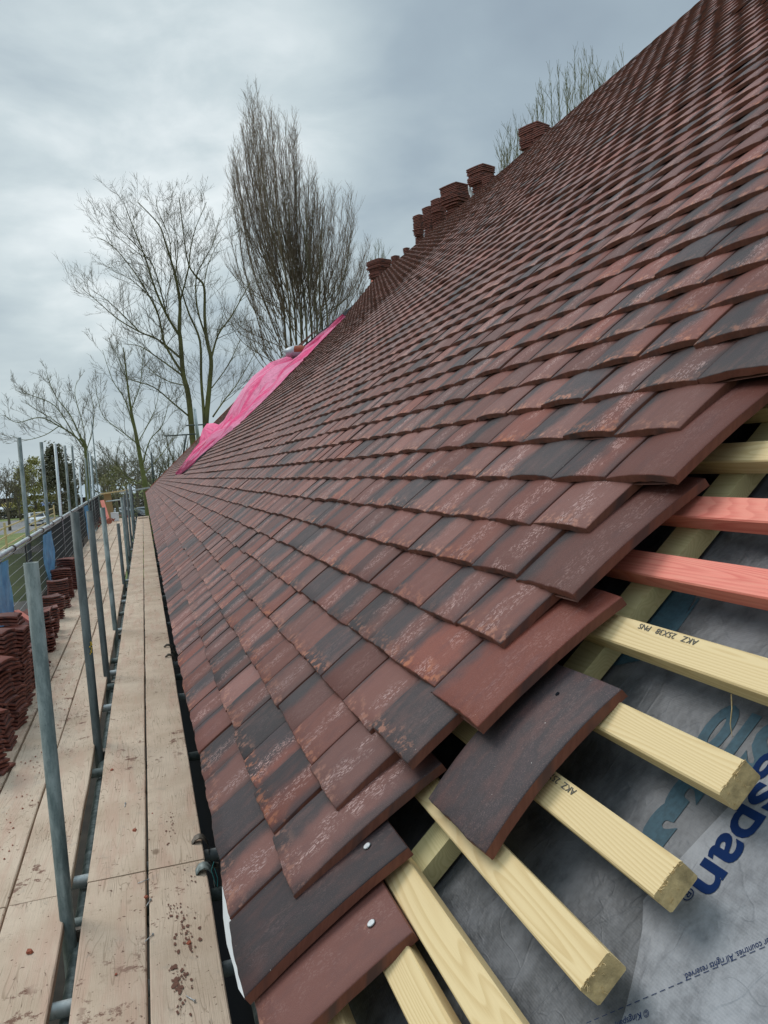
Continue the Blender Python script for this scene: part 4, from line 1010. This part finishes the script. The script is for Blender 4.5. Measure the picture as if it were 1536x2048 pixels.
def limb(mb, pts, r0, r1, rr, lvl=2, every=.9, tl=2.0, up=.3, spread=.6, start=.15, mi=0, nch=3, minr=.008, sides=3):
    # smooth the polyline
    P_ = []
    for i in range(len(pts) - 1):
        a = pts[max(i - 1, 0)]; b_ = pts[i]; c = pts[i + 1]; d_ = pts[min(i + 2, len(pts) - 1)]
        for q in range(4):
            t = q / 4; P_.append(.5 * ((2 * b_) + (c - a) * t + (2 * a - 5 * b_ + 4 * c - d_) * t * t + (3 * b_ - a - 3 * c + d_) * t ** 3))
    P_.append(pts[-1]); n = len(P_)
    rs_ = [r0 + (r1 - r0) * (i / (n - 1)) ** .8 for i in range(n)]
    mb.path(P_, rs_, 7 if r0 > .12 else 5, mi=mi)
    Ls = [0]
    for a, b_ in zip(P_, P_[1:]): Ls.append(Ls[-1] + (b_ - a).length)
    tot = Ls[-1]; s = tot * start
    while s < tot:
        i = max(j for j in range(n - 1) if Ls[j] <= s); t = (s - Ls[i]) / max(1e-6, Ls[i + 1] - Ls[i]); p = P_[i].lerp(P_[i + 1], t); d = (P_[i + 1] - P_[i]).normalized()
        nd = (d * .9 + V((rr.gauss(0, spread), rr.gauss(0, spread), rr.gauss(0, spread * .6) + up))).normalized(); r = rs_[i]
        twigs(mb, p, nd, tl * rr.uniform(.6, 1.2) * (1 - .35 * s / tot), min(r * .5, .05) if r > .02 else r * .7, lvl, rr, up=up * .8, spread=spread * .85, nch=nch, minr=minr, sides=sides)
        s += every * rr.uniform(.6, 1.4)
def tree_from_px(name, label, Y, trunkpaths, limbs, mats, seed, r_trunk, tl, every, lvl, ox=0, oy=0, k=1.0, up=.3, nch=3, base=None, group=None, minr=.008, cat='tree'):
    rr = random.Random(seed)
    def W(pl, dy0=0, dy1=0):
        o_ = []; n = len(pl)
        for i, (x, y) in enumerate(pl): o_.append(at(ox + x * k, oy + y * k, Y + dy0 + (dy1 - dy0) * i / max(1, n - 1)))
        return o_
    g = W(trunkpaths[0][0])[0]; bx = base or (g.x, g.y)
    root = empty(name, (bx[0], bx[1], 0), label, cat, group)
    tb_ = MB(); cb_ = MB()
    for i, (pl, r0, r1) in enumerate(trunkpaths):
        pts = W(pl, 0, rr.uniform(-1.5, 1.5)); pts = [V((bx[0] + (pts[0].x - bx[0]) * .3, bx[1] + rr.uniform(-.3, .3), 0))] + pts
        limb(tb_, pts, r0, r1, rr, lvl=-1, every=999, start=2)
        limb(cb_, pts[1:], r1 * .7, r1 * .45, rr, lvl=lvl, every=every, tl=tl, start=.12, up=up, mi=1, nch=nch, minr=minr)
    for (pl, r0, r1) in limbs:
        r0 *= .62
        dy = rr.uniform(-3, 3); limb(cb_, W(pl, 0, dy), r0, r1, rr, lvl=lvl, every=every, tl=tl, up=up, mi=0, nch=nch, minr=minr)
    tb_.build('trunk', mats[0], root); cb_.build('crown', list(mats), root)
    return root
K = 1 / 3.84
A_tr = [([(905, 1980), (870, 1620), (830, 1450), (810, 1200), (800, 1100), (805, 900), (770, 700), (740, 590), (690, 430), (640, 300), (480, 130)], .19, .022),
        ([(1000, 1980), (1030, 1560), (1045, 1350), (1010, 1180), (995, 1000), (990, 780), (920, 690), (860, 560), (800, 100)], .18, .022),
        ([(995, 1900), (970, 1500), (960, 1200), (880, 1000), (830, 850), (790, 700), (760, 400)], .11, .018)]
A_li = [([(805, 1160), (700, 990), (610, 780), (540, 560), (430, 280), (390, 170)], .13, .015), ([(815, 1430), (690, 1220), (640, 1000), (540, 800), (420, 620), (290, 470), (170, 400)], .12, .012),
        ([(812, 1330), (640, 1190), (500, 1130), (330, 1030), (180, 900), (60, 800)], .11, .012), ([(820, 1460), (640, 1330), (500, 1240), (370, 1220)], .09, .012),
        ([(880, 1780), (760, 1680), (600, 1550), (400, 1480), (310, 1320)], .09, .012), ([(805, 900), (870, 650), (890, 480), (930, 320), (1010, 130)], .08, .012),
        ([(1045, 1340), (1100, 1150), (1200, 1010), (1300, 830), (1350, 740)], .11, .015), ([(1000, 1150), (940, 950), (930, 720), (980, 600), (1060, 450), (1110, 250)], .09, .012),
        ([(1060, 1780), (1150, 1650), (1250, 1520), (1400, 1260)], .09, .015), ([(1050, 1560), (1180, 1380), (1250, 1230), (1300, 1150)], .06, .01), ([(700, 980), (600, 620), (480, 520), (240, 330)], .07, .01),
        ([(640, 1000), (600, 900), (450, 740), (250, 640)], .06, .01), ([(500, 1130), (350, 980), (240, 880), (130, 810)], .06, .01), ([(740, 590), (720, 400), (640, 200), (620, 80)], .05, .01), ([(990, 780), (1020, 620), (1080, 480), (1130, 400)], .05, .01), ([(770, 700), (790, 480), (760, 330), (700, 200)], .05, .01),
        ([(850, 1540), (700, 1500), (560, 1400), (480, 1280)], .06, .01), ([(560, 560), (430, 420), (330, 330), (240, 150)], .05, .01)]
tree_from_px('bare_tree', 'large bare mossy tree with several forking stems left of the poplar', 46, A_tr, A_li, (M['bark'], M['twig']), 5, .3, 2.3, .40, 2, 150, 370, K, up=.25, nch=4, minr=.0065)
B_tr = [([(292, 985), (283, 930), (272, 870), (262, 820), (254, 760), (247, 695)], .24, .03)]
B_li = [([(270, 865), (250, 800), (225, 760), (205, 700)], .09, .012), ([(262, 820), (280, 770), (285, 720), (290, 680)], .07, .01), ([(278, 890), (240, 860), (205, 830), (190, 770)], .08, .01), ([(285, 930), (300, 880), (325, 850), (340, 790)], .09, .012),
        ([(287, 950), (318, 915), (345, 880), (372, 850)], .08, .01), ([(254, 760), (235, 710), (222, 690)], .05, .01), ([(276, 885), (310, 820), (320, 760)], .06, .01), ([(288, 970), (255, 955), (230, 925), (205, 905)], .07, .01)]
tree_from_px('bare_tree', 'slender bare tree with green-tinged trunk right behind the far end rail', 58, B_tr, B_li, (M['cbark'], M['twig']), 6, .2, 2.2, .60, 2, up=.3, nch=4, minr=.009)
C_tr = [([(176, 1000), (173, 925), (170, 890), (160, 876)], .16, .09)]
C_li = [([(172, 900), (150, 872), (118, 852), (80, 835), (35, 845), (8, 830)], .10, .012), ([(165, 882), (140, 830), (110, 790), (92, 742)], .08, .012), ([(150, 872), (110, 812), (60, 790), (30, 780)], .06, .01), ([(172, 895), (166, 850), (150, 790), (155, 760)], .06, .01), ([(172, 905), (185, 860), (188, 820), (182, 790)], .05, .01), ([(118, 852), (90, 870), (50, 880), (20, 870)], .05, .01), ([(130, 858), (100, 835), (65, 815), (50, 800)], .05, .01)]
tree_from_px('bare_tree', 'small leaning bare tree spreading left behind the tall outer poles', 50, C_tr, C_li, (M['cbark'], M['twig']), 9, .2, 1.6, .5, 2, up=.3, nch=4, minr=.008)
# poplar
rp = random.Random(14)
env = [(457, 335), (462, 300), (475, 217), (496, 171), (520, 168), (540, 178), (558, 186), (575, 230), (594, 216), (615, 260), (626, 276), (640, 338), (655, 350), (680, 370), (695, 357), (718, 373), (735, 435), (750, 480)]
def envy(x):
    for (a, ya), (b_, yb) in zip(env, env[1:]):
        if a <= x <= b_: return ya + (yb - ya) * (x - a) / (b_ - a)
    return 500
root = empty('poplar', (at(605, 700, 52).x, 52, 0), 'tall upswept brown poplar, the tallest tree against the clouds', 'tree')
tb_ = MB(); cb_ = MB(); bx = at(608, 760, 52).x
for i in range(9):
    x0 = 572 + 84 * (i / 8); tp = at(x0 - 18 + rp.uniform(-25, 20), rp.uniform(380, 480), 52 + rp.uniform(-2, 2)); md = at(x0, 690, 52 + rp.uniform(-1, 1)); limb(tb_, [V((bx + (i - 5) * .18, 52, 0)), md, at(lerp(x0, x0 - 14, .5), 580, 52), tp], .11, .022, rp, lvl=-1, every=999, start=2)
for i in range(112):
    if i < 40: x = rp.gauss(556, 52); 
    else: x = rp.uniform(448, 745)
    if i > 74: x = rp.uniform(447, 505)
    if i > 88: x = rp.uniform(610, 742)
    x = min(748, max(447, x)); ty = envy(max(x, 457)); ye_ = ty + abs(rp.gauss(0, 1)) * 70 + (0 if i % 3 else 30) + rp.uniform(5, 60)
    if x < 457: ye_ = rp.uniform(440, 640)
    ys_ = rp.uniform(560, 720) if ye_ < 470 else rp.uniform(max(ye_ + 60, 600), 740); xs = 608 + (x - 600) * rp.uniform(.18, .42) + rp.gauss(0, 10)
    dy = rp.gauss(0, 1.6); pm = at(lerp(xs, x, .52) + (x - xs) * .10, lerp(ys_, ye_, .42), 52 + dy * .6)
    limb(cb_, [at(xs, ys_, 52 + dy * .2), pm, at(lerp(xs, x, .86), lerp(ys_, ye_, .75), 52 + dy * .9), at(x, ye_, 52 + dy)], .030, .010, rp, lvl=1, every=.24, tl=1.7, up=.62, spread=.40, start=.12, mi=0 if i % 2 else 1, nch=4, minr=.007)
for i in range(26):   # low side shoots hanging on the left of the stems
    x = rp.uniform(478, 570); y = rp.uniform(560, 700); p = at(x + 40, y + 55, 51); limb(cb_, [p, at(x + 15, y + 20, 51), at(x, y - 20, 51)], .03, .01, rp, lvl=1, every=.4, tl=1.3, up=.5, spread=.4, start=.1, mi=1, nch=3, minr=.010)
tb_.build('trunk', M['pbark'], root); cb_.build('crown', [M['pbark'], M['ptwig']], root)
# poplar tops above the ridge
def poplar_top(pts, Y, lb, seed):
    rr = random.Random(seed); m0 = at(pts[0][0], 700, Y); root = empty('poplar', (m0.x, Y, 0), lb, 'tree'); b = MB(); t_ = MB()
    cx = sum(p[0] for p in pts) / len(pts); cy_ = max(p[1] for p in pts)
    j = at(cx + 10, cy_ + 230, Y); t_.tube((m0.x, Y, 0), j, .3, .2, n=8)
    for x, y in pts:
        e = at(x, y, Y + rr.uniform(-1, 1)); limb(b, [j, at(lerp(cx + 10, x, .6), cy_ + 140, Y), at(lerp(cx, x, .92), lerp(y, cy_ + 140, .55), Y), e], .045, .010, rr, lvl=1, every=.22, tl=1.15, up=.75, spread=.42, start=.30, mi=0, nch=4, minr=.007)
    t_.build('trunk', M['pbark'], root); b.build('crown', [M['cbark'], M['bud']], root)
poplar_top([(1102, 166), (1118, 160), (1134, 155), (1150, 135), (1163, 128), (1178, 128), (1190, 140), (1210, 150), (1226, 150), (1248, 134), (1085, 190), (1140, 180), (1170, 175), (1075, 215), (1064, 236), (1200, 165)], 30, 'upper twigs of a budding poplar showing above the ridge at the right', 41)
poplar_top([(1008, 284), (1020, 272), (1035, 262), (1002, 312), (1028, 290), (1042, 270), (1015, 300)], 30, 'twig tips of a tree beside the right-hand ridge stacks', 42)
poplar_top([(757, 498), (765, 505), (750, 510), (742, 530), (771, 512)], 45, 'faint twig tips poking up left of the far ridge stack', 43)

# far tree belt and shrubs
def far_tree(x, ytop, ybase, Y, seed, lb, mk='ftwig', wide=.5):
    rr = random.Random(seed); base = at(x, ybase, Y); top_ = at(x + rr.uniform(-6, 6), ytop, Y); H = top_.z; bx_ = base.x
    root = empty('bare_tree', (bx_, Y, 0), lb, 'tree', 'bare trees of the far belt'); t_ = MB(); c_ = MB()
    t_.tube((bx_, Y, 0), (bx_ + rr.uniform(-.3, .3), Y, H * .45), H * .022, H * .012, n=6)
    for i in range(9):
        a = rr.uniform(0, 6.28); z0 = H * rr.uniform(.22, .5); rad = H * wide * rr.uniform(.3, 1); e = V((bx_ + math.cos(a) * rad, Y + math.sin(a) * rad, H * rr.uniform(.72, 1.0) - rad * .25))
        m_ = V((bx_ + math.cos(a) * rad * .55, Y + math.sin(a) * rad * .55, z0 + (e.z - z0) * .5)); limb(c_, [V((bx_, Y, z0)), m_, e], H * .010, H * .002, rr, lvl=1, every=H * .055, tl=H * .20, up=.35, spread=.55, start=.2, mi=0, nch=4, minr=.022)
    t_.build('trunk', M['pbark'], root); c_.build('crown', M[mk], root)
fars = [(14, 915, 1000, 96, 'bushy bare tree at the left edge beyond the car park'), (38, 935, 1005, 118, 'low bare tree behind the leftmost outer pole'), (150, 900, 1000, 112, 'bare tree right of the dark conifer'), (172, 920, 1000, 125, 'bare tree behind the thick of the outer poles'),
        (205, 905, 980, 105, 'bare tree behind the tallest outer pole'), (232, 872, 980, 92, 'round-headed bare tree above the end rail'), (250, 885, 980, 118, 'twiggy bare tree behind the round-headed one'), (315, 885, 975, 98, 'bare tree just clear of the far roof end'), (340, 868, 960, 88, 'dense bare tree below the distant scaffold tube'),
        (222, 925, 985, 78, 'short bare tree by the far end rail'), (274, 900, 975, 110, 'bare tree behind the slender green-tinged one'), (362, 850, 960, 100, 'bare tree under the distant scaffold tower'), (-14, 900, 1000, 110, 'bare tree cut by the left edge of the photo'), (112, 925, 1005, 135, 'bare tree almost hidden behind the conifer')]
for i, (x, yt, yb, Y, lb) in enumerate(fars): far_tree(x, yt, yb, Y, 100 + i, lb, 'ftwig' if i % 3 else 'twig')
def leafy(name, lb, x, Y, halfw, H, mk, seed, n=2600, shape='cone', group=None, sz=.28):
    rr = random.Random(seed); root = empty(name, (x, Y, 0), lb, 'tree' if H > 2.5 else 'shrub', group); t_ = MB(); t_.tube((x, Y, 0), (x, Y, H * .7), H * .03, H * .01, n=6); c_ = MB()
    cl_ = [(rr.uniform(0, 6.28), rr.random() ** .7, rr.uniform(.12, 1)) for _ in range(60)]
    for i in range(n):
        a, q, z = cl_[rr.randrange(60)]; wz = (1.08 - z) ** .6 if shape == 'cone' else math.sqrt(max(.05, 1 - (2 * z - .9) ** 2 * .9)); rad = halfw * wz * (.35 + .65 * q)
        p = V((x + math.cos(a) * rad + rr.gauss(0, halfw * .13), Y + math.sin(a) * rad + rr.gauss(0, halfw * .13), max(.1, z * H + rr.gauss(0, H * .035)))); d1 = V((rr.gauss(0, 1), rr.gauss(0, 1), rr.gauss(0, 1))).normalized() * sz * rr.uniform(.4, 1); d2 = d1.orthogonal().normalized() * sz * .35
        k = len(c_.v); c_.v += [p - d1, p + d2, p + d1, p - d2]; c_.face([k, k + 1, k + 2, k + 3])
    t_.build('trunk', M['pbark'], root); c_.build('crown', M[mk], root)
p = at(118, 1000, 104); leafy('conifer', 'dark bushy evergreen behind the outer poles', p.x, 104, 2.4, 8.9, 'conifer', 51, 3000)
p = at(141, 1000, 108); leafy('conifer', 'smaller dark evergreen merging with the larger one', p.x, 108, 1.5, 7.4, 'conifer', 52, 1300)
p = at(70, 1000, 124); leafy('budding_tree', 'yellow-green budding tree between the first two outer poles', p.x, 124, 3.0, 8.2, 'yellowleaf', 53, 3600, 'round')
p = at(232, 1000, 72); leafy('budding_tree', 'olive shrubby tree just behind the far end rail', p.x, 72, 1.9, 5.6, 'bud', 54, 1500, 'round', sz=.16)
b = MB(); rr = random.Random(71)
for q in range(15000):
    if q % 3: x = rr.uniform(-62, 16); y = 133 + rr.gauss(0, .7); z = rr.random() * 1.5
    else: x = rr.uniform(-70, 40); y = rr.uniform(192, 200); z = rr.random() ** 1.3 * 6.0
    sz = .35 if q % 3 == 0 else .2; p = V((x, y, z)); d1 = V((rr.gauss(0, 1), rr.gauss(0, 1), rr.gauss(0, 1))).normalized() * sz; d2 = d1.orthogonal().normalized() * sz * .5
    k = len(b.v); b.v += [p - d1, p + d2, p + d1, p - d2]; b.face([k, k + 1, k + 2, k + 3])
o = b.build('hedgerow', M['scrub']); tag(o, 'brown leafless hedge and scrub behind and before the parked cars', 'hedge', kind='stuff')
b = MB()
for q in range(16000):
    x = rr.uniform(-18, 60); y = rr.uniform(125, 150) if q % 2 else rr.uniform(205, 225); z = rr.random() ** 1.4 * (7.5 if q % 2 else 11); sz = .34; p = V((x if q % 2 else x * 2 - 40, y, z)); d1 = V((rr.gauss(0, 1), rr.gauss(0, 1), rr.gauss(0, 1))).normalized() * sz; d2 = d1.orthogonal().normalized() * sz * .25
    k = len(b.v); b.v += [p - d1, p + d2, p + d1, p - d2]; b.face([k, k + 1, k + 2, k + 3])
o = b.build('woodland', M['scrub']); tag(o, 'far-off brown winter woodland along the horizon', 'woodland', kind='stuff')

# ------------------------------------------------------------------ far buildings, fence, cars
M['pale'] = plain('pale_cladding', (.55, .60, .62), .6, var=.08, scale=.5); M['dglass'] = plain('dark_glass', (.03, .04, .05), .15); M['roofgrey'] = plain('grey_sheet_roof', (.50, .56, .60), .5, var=.1, scale=.6)
def shed(x0, x1, Y, h, d, lb):
    root = empty('building', ((x0 + x1) / 2, Y, 0), lb, 'building'); b = MB(); b.box(((x0 + x1) / 2, Y + d / 2, h * .3), x1 - x0, d, h * .6); b.build('wall', M['brick'], root)
    b = MB(); k = 0; e = .4; b.v = [V((x0 - e, Y - e, h * .6)), V((x1 + e, Y - e, h * .6)), V((x1 + e, Y + d / 2, h)), V((x0 - e, Y + d / 2, h)), V((x1 + e, Y + d + e, h * .6)), V((x0 - e, Y + d + e, h * .6))]; b.face([0, 1, 2, 3]); b.face([3, 2, 4, 5]); b.face([1, 4, 2]); b.face([0, 3, 5]); b.build('roof', M['roofgrey'], root)
    b = MB(); n = int((x1 - x0) / 3)
    for i in range(n): b = MB(); xx = x0 + 1.5 + i * (x1 - x0 - 1.5) / n; b.box((xx, Y - .02, h * .33), 1.4, .06, h * .2); b.build('window', M['dglass'], root)
shed(-52, -27, 185, 4.2, 9, 'long low building with a pale roof behind the parked cars'); shed(-24, -13, 192, 4.2, 8, 'low pale-roofed building behind the outer poles')
shed(-9, -1.5, 120, 4.3, 7, 'white-roofed low building beyond the far end of the scaffold')
fr = empty('timber_fence', (-10, 62, 0), 'tall yellowish timber post and rail fence across the grass', 'fence')
pA, pB = V((-9.2, 60, 0)), V((-8.3, 84, 0))
posts = [at(10, 1060, 60), at(71, 1050, 80), at(110, 1040, 100), at(-30, 1060, 50)]
pp = sorted([(q.x, q.y) for q in posts], key=lambda t: t[1])
for x, y in pp: b = MB(); b.box((x, y, 1.15), .14, .14, 2.3); b.build('post', M['pine'], fr)
for (xa, ya), (xb, yb) in zip(pp, pp[1:]):
    for z in (.75, 1.35, 1.95):
        a_, c_ = V((xa, ya, z)), V((xb, yb, z)); d = (c_ - a_).normalized(); s_ = d.cross(V((0, 0, 1))).normalized(); b = MB(); b.box((a_ + c_) / 2 , .03, (c_ - a_).length, .11, (s_, d, s_.cross(d))); b.build('rail', M['pine'], fr)
def car(x, y, heading, paint, lb, name='car', L=4.2, W=1.75, H=1.5):
    root = empty(name, (x, y, 0), lb, 'van' if name == 'van' else 'car', 'parked cars and vans'); root.rotation_euler = (0, 0, heading)
    if name == 'van': prof = [(-.5, .22), (-.5, .55), (-.46, .95), (-.40, 1.0), (.22, 1.0), (.34, .62), (.48, .50), (.5, .22)]
    else: prof = [(-.5, .25), (-.5, .55), (-.47, .66), (-.38, .70), (-.27, .98), (-.05, 1.0), (.10, .97), (.24, .66), (.46, .55), (.5, .42), (.5, .22)]
    b = MB(); n = len(prof)
    for sx_, tuck in ((-1, 0), (1, 0)):
        for (u, v_) in prof: b.v.append(V((sx_ * W / 2 * (1 if v_ < .72 else .86), u * L, v_ * H)))
    b.face(list(range(n))); b.face([n + i for i in range(n - 1, -1, -1)])
    for i in range(n): j = (i + 1) % n; b.face([i, n + i, n + j, j])
    bo = b.build('body', paint); bo.parent = root
    b = MB()
    if name == 'van': quad = [(.345, .60), (.235, .97)]
    else: quad = [(.235, .67), (.10, .955)]
    (u0, v0), (u1, v1) = quad; w0, w1 = W / 2 * .86, W / 2 * .76
    b.v = [V((-w0, u0 * L + .03, v0 * H + .02)), V((w0, u0 * L + .03, v0 * H + .02)), V((w1, u1 * L + .03, v1 * H + .02)), V((-w1, u1 * L + .03, v1 * H + .02))]; b.face([0, 1, 2, 3]); g = b.build('windscreen', M['dglass']); g.parent = root
    for sx_ in (-1, 1):
        b = MB(); xx = sx_ * (W / 2 * .955); b.v = [V((xx, -.22 * L, .70 * H)), V((xx, .2 * L, .70 * H)), V((xx * .935, .08 * L, .93 * H)), V((xx * .935, -.16 * L, .93 * H))]; b.face([0, 1, 2, 3] if sx_ > 0 else [3, 2, 1, 0]); g = b.build('side_window', M['dglass']); g.parent = root
        b = MB(); b.box((sx_ * W * .36, L / 2 + .005, .48 * H), .32, .05, .14); g = b.build('headlight', M['zinc']); g.parent = root
        for u in (-.31, .31): b = MB(); b.tube((sx_ * (W / 2 - .18), u * L, .31), (sx_ * (W / 2 + .01), u * L, .31), .31, n=14); g = b.build('wheel', M['dglass']); g.parent = root
    b = MB(); b.box((0, L / 2 + .008, .36 * H), W * .55, .05, .14); g = b.build('grille', M['dglass']); g.parent = root
M['cw'] = plain('white_paint', (.78, .80, .82), .25); M['cd'] = plain('dark_paint', (.03, .035, .045), .25); M['cs'] = plain('silver_paint', (.42, .46, .50), .3, .3); M['cr'] = plain('red_paint', (.35, .03, .03), .3); M['cy'] = plain('yellow_paint_car', (.62, .48, .10), .35); M['cb'] = plain('blue_paint', (.08, .15, .32), .3)
p = at(74, 1046, 104); car(p.x, 104, math.pi + .22, M['cw'], 'white hatchback facing the camera on the road behind the first outer poles')
cl_ = [(4, 'cw', 'car', 'white car at the left edge of the far car park', 150), (22, 'cy', 'van', 'yellow and white van in the far car park', 152), (30, 'cd', 'car', 'dark car beside the yellow van', 142), (45, 'cs', 'car', 'silver car seen between the first two outer poles, left', 158), (64, 'cw', 'car', 'white car parked above the hatchback', 160), (80, 'cw', 'van', 'white van parked above the hatchback', 166), (92, 'cb', 'car', 'blue car behind the second outer pole', 160), (114, 'cs', 'car', 'silver car below the dark evergreen', 158), (128, 'cw', 'car', 'white car right of the one below the evergreen', 164), (148, 'cw', 'van', 'white van behind the middle outer poles', 158), (160, 'cd', 'car', 'dark car behind the middle outer poles', 150), (172, 'cs', 'car', 'silver car behind the rightmost outer poles', 160)]
for x, mk, nm, lb, Y in cl_: p = at(x, 1020, Y); car(p.x, Y, R.uniform(-.5, .5) + math.pi / 2 * R.choice((0, 1, 1)), M[mk], lb, nm, 4.6 if nm == 'van' else 4.2, 1.9 if nm == 'van' else 1.75, 2.1 if nm == 'van' else 1.5)
for x, mk, nm, lb, Y in [(232, 'cr', 'car', 'red car glimpsed over the carton at the far end', 75), (275, 'cw', 'car', 'white car seen through the square mesh by the eave', 66), (280, 'cs', 'car', 'silver car behind the top of the square mesh', 92), (236, 'cw', 'car', 'white car behind the red one past the far end', 96), (252, 'cd', 'car', 'dark car past the far end of the walkway', 84)]:
    p = at(x, 1010, Y); car(p.x, Y, R.uniform(-.3, .3) + math.pi / 2, M[mk], lb, nm)
